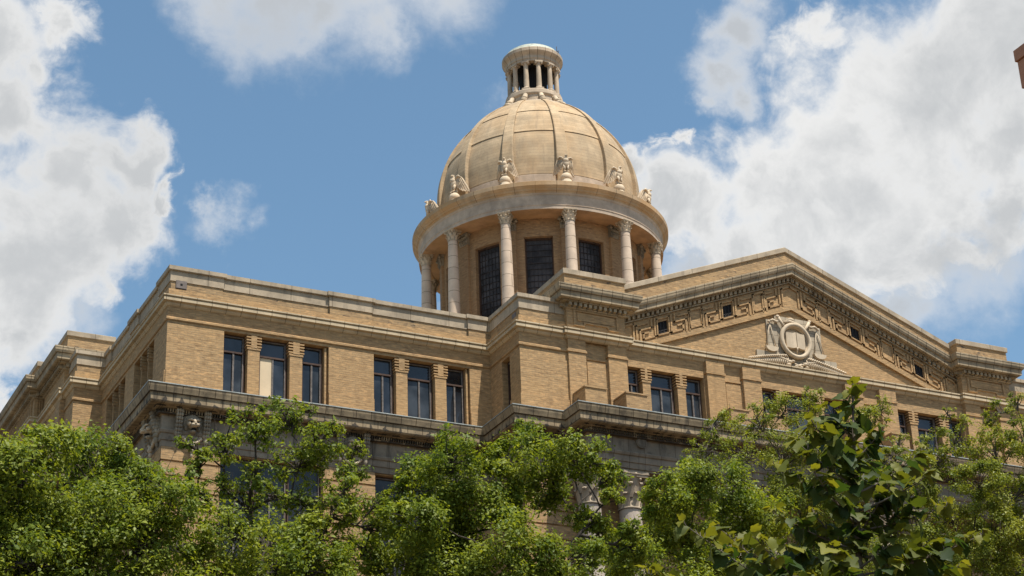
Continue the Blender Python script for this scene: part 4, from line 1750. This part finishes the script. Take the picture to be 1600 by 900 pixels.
b.ell((0, -.30, 50.66), (.14, .15, .12), 10, 7)
b.ell((0, -.12, 50.90), (.13, .12, .12), 10, 7)
s0 = b.build("scroll_bracket", CARVED, lan)
for k in range(12):
    a = DOME_ROT + R(15 + 30 * k)
    Mx = Matrix.Translation((DX + 1.42 * math.sin(a), DY - 1.42 * math.cos(a), 0)) @ Matrix.Rotation(a, 4, 'Z')
    if k == 0:
        s0.matrix_local = Mx
    else:
        copy_part(s0, lan, Mx)
b = MB()
b.tube([(DX + .95, DY - .95, 53.7), (DX + .95, DY - .95, 54.35)], .02, 6)
b.tube([(DX + 1.1, DY - .85, 53.7), (DX + 1.1, DY - .85, 54.2)], .02, 6)
b.tube([(DX + .95, DY - .95, 54.1), (DX + 1.1, DY - .85, 54.1)], .015, 6)
b.build("roof_rods", LEADB, lan)

# ------------------------------------------------------------------ neighbouring brown building at the right edge
BROWN = stone_mat("brown_facing", (0.500, 0.225, 0.130), 0.12, block=0.0)
BROWND = plain_mat("brown_joint", (0.035, 0.02, 0.016), 0.9, 0.2)
NX, NY = 17.17, -25.2
EXX, EZ = 15.974, 28.389
NEI = empty("brown_building", (NX, NY, 0), "brown building corner with a projecting eave against the clouds, cut by the right edge", "building")


def nbox(name, x0, x1, y0, y1, z0, z1, mat):
    b = MB()
    b.box(x0 - NX, x1 - NX, y0 - NY, y1 - NY, z0, z1)
    return b.build(name, mat, NEI)


nbox("wall", NX, 42, -62, NY, 0, EZ - 1.15, BROWN)
nbox("eave", EXX + .05, 42.4, -62.4, -24.04, EZ - 1.16, EZ - .36, BROWN)
nbox("eave_soffit", EXX + .25, 42.2, -62.2, -24.25, EZ - 1.24, EZ - 1.165, BROWND)
nbox("eave_coping", EXX, 42.5, -62.5, -24.0, EZ - .335, EZ, BROWN)
nbox("eave_joint", EXX + .12, 42.3, -62.3, -24.12, EZ - .362, EZ - .333, BROWND)
for k in range(5):
    for j in range(4):
        nbox("window", NX - .04, NX + .02, -31.5 - 6 * k, -29.0 - 6 * k, 5.0 + 6 * j, 8.0 + 6 * j, DIMGLASS)

# ------------------------------------------------------------------ trees
LEAFN = [0]


def leaf_mat(name, young, mature, gloss=0.52, trans=0.40):
    m, t, p, out = new_mat(name)
    at = t.node('ShaderNodeAttribute')
    at.attribute_name = 'tint'
    g = t.node('ShaderNodeNewGeometry')
    n = t.noise(g.outputs['Position'], 1.4, 3.0, 0.5)
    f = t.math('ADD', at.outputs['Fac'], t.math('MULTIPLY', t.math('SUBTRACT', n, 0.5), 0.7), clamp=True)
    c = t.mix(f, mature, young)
    t.put(p.inputs['Base Color'], c)
    p.inputs['Roughness'].default_value = gloss
    p.inputs['Specular IOR Level'].default_value = 0.26
    tr = t.node('ShaderNodeBsdfTranslucent')
    t.put(tr.inputs['Color'], t.mix(1.0, c, (1.6, 1.5, 0.6), 'MULTIPLY'))
    ms = t.node('ShaderNodeMixShader')
    ms.inputs[0].default_value = trans
    t.l.new(p.outputs[0], ms.inputs[1])
    t.l.new(tr.outputs[0], ms.inputs[2])
    t.l.new(ms.outputs[0], out.inputs[0])
    return m


OAKLEAF = leaf_mat("live_oak_leaves", (0.275, 0.305, 0.032), (0.095, 0.143, 0.017))
PALELEAF = leaf_mat("spring_leaves", (0.320, 0.330, 0.045), (0.145, 0.185, 0.024), trans=.34)
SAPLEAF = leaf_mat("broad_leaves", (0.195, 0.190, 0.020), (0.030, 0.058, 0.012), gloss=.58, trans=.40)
BARK = plain_mat("dark_oak_bark", (0.045, 0.036, 0.028), 0.95, 0.35, 9.0)
TWIG = plain_mat("grey_twig_bark", (0.12, 0.10, 0.078), 0.95, 0.3, 9.0)


def leaf_mesh(name, pos, nrm, size, tint, mat, parent, seed, aspect=.5, shape='oval'):
    rng = np.random.default_rng(seed)
    N = len(pos)
    nrm = nrm / np.linalg.norm(nrm, axis=1, keepdims=True)
    ref = rng.normal(size=(N, 3))
    a = np.cross(nrm, ref)
    a /= np.linalg.norm(a, axis=1, keepdims=True) + 1e-9
    c = np.cross(nrm, a)
    L = size[:, None]
    base = pos - a * L * .5
    w = aspect * L * .5
    fold = nrm * L * .10
    V = np.stack([base, base + a * L * .38 + c * w + fold, base + a * L, base + a * L * .38 - c * w + fold], 1).reshape(-1, 3)
    me = bpy.data.meshes.new(name)
    me.vertices.add(N * 4)
    me.vertices.foreach_set('co', V.astype(np.float32).ravel())
    me.loops.add(N * 4)
    me.loops.foreach_set('vertex_index', np.arange(N * 4, dtype=np.int32))
    me.polygons.add(N)
    me.polygons.foreach_set('loop_start', np.arange(0, N * 4, 4, dtype=np.int32))
    me.polygons.foreach_set('loop_total', np.full(N, 4, dtype=np.int32))
    me.update(calc_edges=True)
    at = me.attributes.new('tint', 'FLOAT', 'POINT')
    at.data.foreach_set('value', np.repeat(tint, 4).astype(np.float32))
    me.materials.append(mat)
    o = bpy.data.objects.new(name, me)
    COL.objects.link(o)
    o.parent = parent
    LEAFN[0] += N
    return o


def bez(p0, p1, p2, n):
    return [p0 * (1 - t) ** 2 + p1 * 2 * t * (1 - t) + p2 * t * t for t in [i / n for i in range(n + 1)]]


def tree(label, fork, clumps, seed, leafmat, leaf=.064, K=12000, cat="tree", limb=.075, base=None, twigmat=BARK, subs=15, limb_frac=1.0, spread=.56, kind="oak_tree"):
    rnd = random.Random(seed)
    rng = np.random.default_rng(seed)
    fk = Vector(fork)
    gx, gy = base if base else (fk.x + rnd.uniform(-.4, .4), fk.y + rnd.uniform(-.2, .5))
    root = empty(kind, (gx, gy, 0), label, cat, "trees along the courthouse")
    off = Vector((gx, gy, 0))
    tb = MB()
    mid = Vector((gx + .15, gy, fk.z * .5))
    tb.tube([p - off for p in bez(Vector((gx, gy, 0)), mid, fk, 8)], [.34 - .02 * i for i in range(9)], 10)
    tw = MB()
    P = []
    Nn = []
    T = []
    skel = [(fk, 0.0, limb)]
    dmax = max((Vector(c[:3]) - fk).length for c in clumps)
    for (x, y, z, r, den) in sorted(clumps, key=lambda c: (Vector(c[:3]) - fk).length):
        c = Vector((x, y, z))
        # each clump hangs on the nearest limb already grown
        best = min(skel, key=lambda s: (c - s[0]).length + .30 * s[1] + (0.6 if s[0].z > c.z + .3 else 0))
        st0, dist0, rad0 = best
        d = c - st0
        m = st0 + d * .5 + Vector((rnd.uniform(-.2, .2), rnd.uniform(-.2, .2), rnd.uniform(-.05, .22))) * max(d.length * .4, .2)
        pts = bez(st0, m, c, 9)
        jit = d.length * .02
        pts = [p + Vector((rnd.uniform(-jit, jit), rnd.uniform(-jit, jit), rnd.uniform(-jit, jit))) if 0 < i < 9 else p for i, p in enumerate(pts)]
        r0 = rad0 * .82
        r1 = max(limb * (.55 - .5 * (c - fk).length / dmax), .009)
        rads = [r0 + (r1 - r0) * i / 9 for i in range(10)]
        tb.tube([p - off for p in pts], rads, 6)
        for i in range(2, 10):
            skel.append((pts[i], dist0 + d.length * i / 9, rads[i]))
        ns = max(int(subs * (.5 + r)), 6)
        n_leaf = int(K * den * r * r * rnd.uniform(.75, 1.2))
        tone = rnd.uniform(-.16, .18)
        for s in range(ns):
            u = Vector((rnd.gauss(0, 1), rnd.gauss(0, 1), rnd.gauss(0, 1))).normalized() * (r * (.35 + .65 * rnd.random() ** .5))
            u.z *= .85
            sc = c + u
            sr = r * spread * rnd.uniform(.55, 1.15)
            st = pts[rnd.randint(6, 9)]
            q = [st, st.lerp(sc, .5) + Vector((rnd.uniform(-.08, .08), rnd.uniform(-.08, .08), rnd.uniform(0, .1))) * r, sc]
            tw.tube([p - off for p in q], [.015, .010, .005], 4, False)
            for _ in range(2):
                e2 = sc + Vector((rnd.gauss(0, 1), rnd.gauss(0, 1), rnd.gauss(.2, 1))) * sr * .75
                tw.tube([sc - off, e2 - off], [.005, .003], 3, False)
            nl = max(int(n_leaf / ns * rnd.uniform(.5, 1.5)), 3)
            g = rng.normal(size=(nl, 3))
            g /= np.linalg.norm(g, axis=1, keepdims=True)
            rad = sr * rng.random(nl) ** .5 * rng.uniform(.7, 1.25, nl)
            pp = np.array(sc)[None] + g * rad[:, None] * np.array([1, 1, .8])
            P.append(pp)
            out = g * .5 + np.array(u / max(r, .1))[None] * .35
            nn = out + np.array([0.05, -.12, .55])[None] + rng.normal(size=(nl, 3)) * .55
            Nn.append(nn)
            base_t = rnd.uniform(0, .55) + tone
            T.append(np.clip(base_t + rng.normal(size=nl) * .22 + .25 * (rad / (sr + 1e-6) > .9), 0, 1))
    tr = tb.build("trunk", BARK, root)
    tw.build("twigs", twigmat, tr)
    P = np.concatenate(P) - np.array(off)[None]
    Nn = np.concatenate(Nn)
    T = np.concatenate(T)
    size = leaf * np.clip(rng.lognormal(0, .32, len(P)), .45, 1.8)
    leaf_mesh("crown", P, Nn, size, T, leafmat, root, seed + 7, .52)
    return root


TREES = {
    'a': ((-9.08, -29.0, 9.26), [
        (-10.68, -29.91, 11.21, 0.69, 1), (-10.07, -29.58, 11.8, 0.52, 1), (-9.07, -28.34, 12.14, 0.61, 1), (-8.51, -28.82, 11.83, 0.54, 1),
        (-8.28, -29.89, 10.99, 0.55, 1), (-10.1, -29.15, 10.92, 0.8, 1), (-9.19, -29.05, 10.95, 0.81, 1), (-8.61, -29.75, 10.39, 0.69, 1),
        (-7.59, -28.48, 10.87, 0.47, 1), (-10.48, -29.85, 9.93, 0.78, 1), (-9.49, -29.24, 10.15, 0.8, 1), (-11.13, -28.96, 11.06, 0.8, 1),
        (-11.17, -29.15, 10.05, 0.89, 1), (-8.86, -28.86, 12.26, 0.27, 0.8), (-10.06, -28.62, 12.4, 0.25, 0.8), (-9.49, -28.27, 12.49, 0.27, 0.8),
        (-8.24, -29.35, 11.53, 0.31, 0.8), (-10.45, -28.67, 9.37, 1.1, 0.6), (-9.27, -28.57, 9.31, 1.22, 0.6), (-8.33, -29.46, 9.36, 0.99, 0.6),
        (-11.72, -30.1, 8.99, 1.04, 0.5), (-7.33, -28.24, 11.78, 0.23, 0.6), (-7.78, -29.32, 11.81, 0.16, 0.5),
    ]),
    'b': ((-6.08, -28.0, 11.22), [
        (-6.4, -28.3, 13.13, 0.39, 0.8), (-5.54, -27.37, 13.77, 0.37, 0.8), (-5.03, -27.86, 13.3, 0.4, 0.8), (-4.51, -28.05, 13.07, 0.22, 0.6),
        (-6.69, -27.56, 12.98, 0.35, 0.7), (-7.49, -28.75, 12.23, 0.25, 0.7), (-5.34, -27.54, 12.9, 0.47, 0.7), (-6.35, -28.2, 12.33, 0.32, 0.7),
        (-4.93, -28.65, 12.1, 0.35, 0.7), (-7.44, -27.74, 12.91, 0.17, 0.5), (-4.15, -27.31, 12.21, 0.29, 0.7), (-7.01, -28.64, 11.1, 0.61, 1),
        (-5.81, -27.71, 11.28, 0.65, 1), (-5.29, -28.44, 11.23, 0.59, 1), (-4.16, -27.47, 11.35, 0.47, 1), (-6.85, -27.51, 10.79, 0.65, 1),
        (-5.69, -28.62, 10.49, 0.84, 1), (-5.97, -27.27, 10.12, 1.09, 0.6), (-4.53, -27.65, 10.15, 0.99, 0.6), (-6.6, -27.71, 13.58, 0.15, 0.5),
        (-5.19, -27.49, 13.92, 0.16, 0.5), (-7.3, -28.11, 11.93, 0.24, 0.6), (-6.35, -27.59, 11.99, 0.33, 0.5), (-5.19, -27.39, 12.18, 0.4, 0.6),
        (-5.09, -28.64, 11.69, 0.37, 0.6), (-6.71, -27.44, 12.33, 0.29, 0.5), (-4.15, -28.17, 11.6, 0.29, 0.7), (-4.62, -28.03, 12.64, 0.29, 0.6),
        (-4.29, -28.57, 11.97, 0.2, 0.5), (-5.82, -27.68, 12.19, 0.26, 0.4),
    ]),
    'c': ((-1.24, -28.5, 10.95), [
        (-3.17, -28.96, 12.78, 0.53, 1), (-3.07, -27.68, 12.75, 0.55, 1), (-3.89, -28.99, 11.58, 0.56, 1), (-2.67, -28.36, 12.23, 0.65, 1),
        (-1.95, -28.72, 12.94, 0.52, 1), (-1.22, -28.32, 13.55, 0.39, 1), (-0.94, -28.99, 13.2, 0.41, 1), (-0.35, -29.01, 13.04, 0.41, 1),
        (0.47, -28.11, 13.2, 0.31, 1), (-0.8, -27.95, 12.94, 0.52, 1), (-2.05, -28.35, 12.12, 0.65, 1), (-2.69, -27.57, 11.65, 0.79, 1),
        (-2.11, -29.15, 11.02, 0.76, 1), (-3.38, -27.73, 11.19, 0.58, 1), (-1.05, -29.23, 11.05, 0.61, 1), (0.87, -27.48, 11.89, 0.5, 1),
        (-0.31, -28.3, 12.22, 0.3, 0.7), (-2.67, -28.26, 10.26, 1.21, 0.6), (-0.68, -27.46, 10.41, 1.27, 0.6), (-2.74, -28.04, 13.45, 0.23, 0.8),
        (-1.26, -28.04, 13.92, 0.19, 0.7), (-0.11, -29.21, 12.37, 0.23, 0.8), (-0.17, -28.71, 11.81, 0.34, 0.8), (0.29, -29.16, 11.83, 0.27, 0.9),
        (-0.47, -28.99, 11.97, 0.23, 0.8), (0.32, -28.96, 11.5, 0.34, 0.9), (-3.63, -27.93, 12.43, 0.28, 0.8),
    ]),
    'd': ((4.05, -25.0, 11.18), [
        (3.12, -25.82, 13.83, 0.54, 1), (4.13, -25.45, 14.25, 0.61, 1), (5.26, -25.02, 14.38, 0.62, 1), (4.26, -24.23, 13.63, 0.7, 1),
        (5.52, -23.98, 13.7, 0.8, 1), (3.29, -24.67, 13.26, 0.48, 1), (2.45, -25.63, 12.23, 0.64, 1), (4.39, -24.9, 12.63, 0.77, 1),
        (6.25, -24.55, 14.17, 0.66, 1), (2.9, -25.99, 11.35, 1.26, 0.6), (5.28, -24.6, 11.91, 1.34, 0.6), (3.09, -25.21, 13.68, 0.26, 0.8),
        (4.22, -24.86, 14.83, 0.3, 0.8),
    ]),
    'e': ((9.5, -21.0, 13.22), [
        (7.65, -20.73, 17.8, 0.46, 0.4), (8.86, -20.73, 18.08, 0.63, 0.45), (9.62, -20.96, 18.32, 0.57, 0.45), (10.45, -20.91, 18.69, 0.42, 0.5),
        (7.71, -21.48, 16.74, 0.61, 0.45), (9.31, -21.01, 17.1, 0.72, 0.6), (10.06, -21.82, 17.25, 0.65, 0.6), (11.7, -21.03, 18.36, 0.49, 0.5),
        (12.49, -20.94, 18.67, 0.43, 0.5), (7.39, -20.56, 17.17, 0.46, 0.4), (9.58, -21.23, 15.97, 0.87, 0.9), (10.73, -22.06, 16.48, 0.72, 0.8),
        (10.63, -20.94, 15.37, 1.1, 0.8), (12.38, -21.47, 17.21, 0.48, 0.6), (9.57, -20.47, 14.61, 1.24, 0.6), (10.96, -21.24, 13.9, 1.4, 0.5),
        (12.78, -21.19, 17.86, 0.29, 0.4),
    ]),
    'f': ((12.6, -24.0, 12.13), [
        (14.22, -23.34, 18.05, 0.42, 0.5), (12.17, -24.17, 16.82, 0.55, 0.6), (13.01, -24.24, 16.59, 0.62, 0.7), (13.96, -24.33, 17.0, 0.69, 0.6),
        (11.63, -24.03, 16.22, 0.46, 0.7), (11.92, -24.89, 15.46, 0.72, 1), (13.89, -23.9, 15.7, 0.75, 1), (12.41, -23.07, 15.32, 0.74, 1),
        (13.17, -23.86, 14.7, 0.89, 1), (12.28, -23.46, 14.11, 0.89, 1), (14.65, -23.02, 14.32, 0.92, 1), (11.07, -23.45, 15.67, 0.55, 0.8),
        (11.57, -23.61, 16.78, 0.31, 0.5), (11.31, -23.31, 14.2, 0.88, 1), (12.95, -23.3, 12.93, 1.69, 0.6), (14.84, -24.54, 16.48, 0.95, 0.7),
        (15.39, -24.04, 15.12, 1.27, 0.8), (11.83, -24.25, 17.39, 0.21, 0.4), (13.81, -24.38, 17.99, 0.22, 0.4),
    ]),
}
F_, C_ = TREES['a']
tree("dense oak with dark forked branches beside the courthouse's shaded flank, cut by the left edge", F_, C_, 11, OAKLEAF, K=9800, base=(-8.9, -28.6))
F_, C_ = TREES['b']
tree("open-topped oak between the two lion heads, dark branches showing through its thin crown", F_, C_, 22, OAKLEAF, K=10000, base=(-6.0, -27.8), subs=22, spread=.50)
F_, C_ = TREES['c']
tree("broad dense oak whose crown hides the left end of the columned portico", F_, C_, 33, OAKLEAF, K=13000, base=(-1.2, -28.3))
F_, C_ = TREES['d']
tree("bright green rounded tree just right of the pale portico columns", F_, C_, 44, OAKLEAF, K=12000, kind="leafy_tree", base=(4.2, -24.8))
F_, C_ = TREES['e']
tree("sparse twiggy tree with thin pale foliage below the stone emblem, behind the sapling", F_, C_, 55, PALELEAF, leaf=.056, K=11000, kind="leafy_tree", base=(9.6, -20.8), twigmat=TWIG, limb=.055, subs=20, spread=.36)
F_, C_ = TREES['f']
tree("pale green tree with airy upright sprays, cut by the right edge", F_, C_, 66, PALELEAF, leaf=.056, K=11000, kind="leafy_tree", base=(12.8, -23.8), twigmat=TWIG, limb=.06, subs=18, spread=.38)

# ------------------------------------------------------------------ broad leaved sapling near the viewer
SAP_LEADER = [(-7.98, -46.3, 4.9), (-7.92, -46.3, 5.42), (-7.88, -46.3, 5.91), (-7.84, -46.3, 6.41), (-7.79, -46.3, 6.89)]
SAP_BRANCHES = [
    ((-7.92, -46.3, 5.61), (-8.56, -46.2, 5.86)),
    ((-7.94, -46.3, 5.51), (-8.78, -46.55, 5.49)),
    ((-7.89, -46.3, 5.91), (-8.45, -46.13, 6.26)),
    ((-7.87, -46.3, 6.1), (-8.26, -46.18, 6.44)),
    ((-7.86, -46.3, 6.25), (-8.59, -46.85, 6.31)),
    ((-7.83, -46.3, 6.46), (-8.09, -46.38, 6.65)),
    ((-7.84, -46.3, 6.31), (-7.64, -46.45, 6.56)),
    ((-7.87, -46.3, 6.05), (-6.97, -46.01, 6.59)),
    ((-7.88, -46.3, 5.91), (-7.66, -46.88, 6.02)),
    ((-7.9, -46.3, 5.76), (-7.43, -46.76, 5.86)),
    ((-7.92, -46.3, 5.56), (-7.13, -46.28, 5.75)),
    ((-7.93, -46.3, 5.42), (-6.85, -46.43, 5.81)),
    ((-7.94, -46.3, 5.32), (-6.8, -46.07, 5.67)),
    ((-7.91, -46.3, 5.71), (-7.67, -46.53, 6.15)),
    ((-7.9, -46.3, 5.81), (-8.52, -46.72, 5.98)),
    ((-7.93, -46.3, 5.52), (-7.83, -45.7, 6.1)),
    ((-7.93, -46.3, 5.47), (-7.77, -46.66, 5.66)),
    ((-7.95, -46.3, 5.28), (-8.5, -46.79, 5.41)),
    ((-7.95, -46.3, 5.23), (-7.82, -46.61, 5.44)),
    ((-7.95, -46.3, 5.18), (-8.65, -46.52, 5.29)),
    ((-7.96, -46.3, 5.14), (-7.24, -46.68, 5.24)),
    ((-7.98, -46.3, 5.0), (-9.32, -46.25, 5.66)),
    ((-7.98, -46.3, 5.0), (-8.68, -45.69, 5.88)),
    ((-7.97, -46.3, 5.02), (-9.14, -46.82, 5.42)),
    ((-7.98, -46.3, 4.95), (-9.76, -46.42, 5.23)),
    ((-7.98, -46.3, 4.95), (-6.22, -46.06, 5.45)),
    ((-7.86, -46.3, 6.21), (-7.57, -45.76, 6.68)),
    ((-7.87, -46.3, 6.1), (-7.11, -45.6, 6.74)),
]



def lobed(L, rnd):
    """outline of a broad shallow-lobed leaf in its own plane, stalk at the origin"""
    half = [(0.0, 0.0), (.18, -.08), (.40, -.01), (.52, .17), (.46, .33), (.51, .50), (.41, .66), (.28, .68), (.19, .82), (.08, .94), (0.0, 1.0)]
    k = rnd.uniform(.85, 1.1)
    right = [(x * k * L, y * L) for x, y in half]
    left = [(-x, y) for x, y in reversed(right[1:-1])]
    return right, left


def sapling():
    rnd = random.Random(5)
    base = Vector((-7.9, -46.3, 0))
    root = empty("sapling", base, "young tree with big yellow-green lobed leaves, nearest of all the trees", "sapling")
    tb = MB()
    lead = [Vector((-7.9, -46.3, 0)), Vector((-7.97, -46.3, 2.5))] + [Vector(p) for p in SAP_LEADER]
    tb.tube([p - base for p in lead], [.055, .045, .034, .028, .022, .014, .005][:len(lead)], 8)
    V = []
    Fc = []
    T = []

    def leaf(p, d, L, tint):
        """p attach point, d outward direction"""
        pet = p + d * (L * .35) + Vector((0, 0, .02))
        tb.tube([p - base, pet - base], [.0035, .0025], 4, False)
        ax = (d + Vector((rnd.uniform(-.4, .4), rnd.uniform(-.4, .4), rnd.uniform(-1.3, -.1)))).normalized()
        nr = Vector((rnd.uniform(-.6, .6), rnd.uniform(-.8, .5), .9))
        sd = ax.cross(nr).normalized()
        nr = sd.cross(ax).normalized()
        right, left = lobed(L, rnd)
        o = len(V)
        droop = rnd.uniform(.05, .35)
        fold = rnd.uniform(.05, .35)
        ring = right + left

        def place(x, y):
            q = pet + sd * x + ax * y + nr * (abs(x) * fold - droop * y * y / L + .03 * math.sin(9 * x / L + 6 * y / L) * L)
            return tuple(q - base)
        mids_ = [(0, L * t) for t in (0.0, .12, .3, .5, .7, .85, 1.0)]
        for x, y in ring:
            V.append(place(x, y))
        mo = len(V)
        for x, y in mids_:
            V.append(place(x, y))
        nr_ = len(right)
        # faces between midrib and outline, right then left
        mi = [0, 0, 1, 2, 2, 3, 4, 4, 5, 5, 6]
        for i in range(nr_ - 1):
            a_, b_ = o + i, o + i + 1
            m0, m1 = mo + mi[i], mo + mi[i + 1]
            if m0 == m1:
                Fc.append((m0, a_, b_))
            else:
                Fc.append((m0, a_, b_, m1))
        lf = [o + nr_ - 1] + [o + nr_ + i for i in range(len(left))] + [o]
        mir = list(reversed(mi))
        for i in range(len(lf) - 1):
            a_, b_ = lf[i], lf[i + 1]
            m0, m1 = mo + mir[i], mo + mir[i + 1]
            if m0 == m1:
                Fc.append((m0, a_, b_))
            else:
                Fc.append((m0, a_, b_, m1))
        T.extend([tint] * (len(V) - o))

    def shoot(a, c, r0, dens=34.0):
        d = c - a
        n = 7
        mid = a.lerp(c, .5) + Vector((0, 0, -.06 * d.length))
        pts = bez(a, mid, c, n)
        tb.tube([p - base for p in pts], [r0 * (1 - .11 * i) for i in range(n + 1)], 5)
        cnt = int(d.length * dens) + 3
        for i in range(cnt):
            t = .22 + .78 * (i + rnd.random() * .5) / cnt
            t = min(t, 1)
            p = pts[min(int(t * n), n - 1)].lerp(pts[min(int(t * n) + 1, n)], t * n - int(t * n)) if t < 1 else c
            tip = t > .80
            dr = (d.normalized() * .5 + Vector((rnd.gauss(0, 1), rnd.gauss(0, 1), rnd.gauss(.0, .6)))).normalized()
            L = rnd.uniform(.075, .145) * (0.72 if tip and rnd.random() < .6 else 1.0)
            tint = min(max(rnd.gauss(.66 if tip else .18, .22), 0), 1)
            leaf(p, dr, L, tint)
        for _ in range(2):
            leaf(c, (d.normalized() + Vector((rnd.gauss(0, .4), rnd.gauss(0, .4), .5))).normalized(), rnd.uniform(.04, .08), rnd.uniform(.8, 1))

    for a, c in SAP_BRANCHES:
        shoot(Vector(a), Vector(c), .010)
    lv = [Vector(p) for p in SAP_LEADER]
    for p, q in zip(lv[1:-1], lv[2:]):
        shoot(p, q, .012, 52.0)
    tb.build("trunk", TWIG, root)
    me = bpy.data.meshes.new("crown")
    me.from_pydata(V, [], Fc)
    me.polygons.foreach_set('use_smooth', [True] * len(Fc))
    at = me.attributes.new('tint', 'FLOAT', 'POINT')
    at.data.foreach_set('value', T)
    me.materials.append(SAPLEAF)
    o = bpy.data.objects.new("crown", me)
    COL.objects.link(o)
    o.parent = root


sapling()
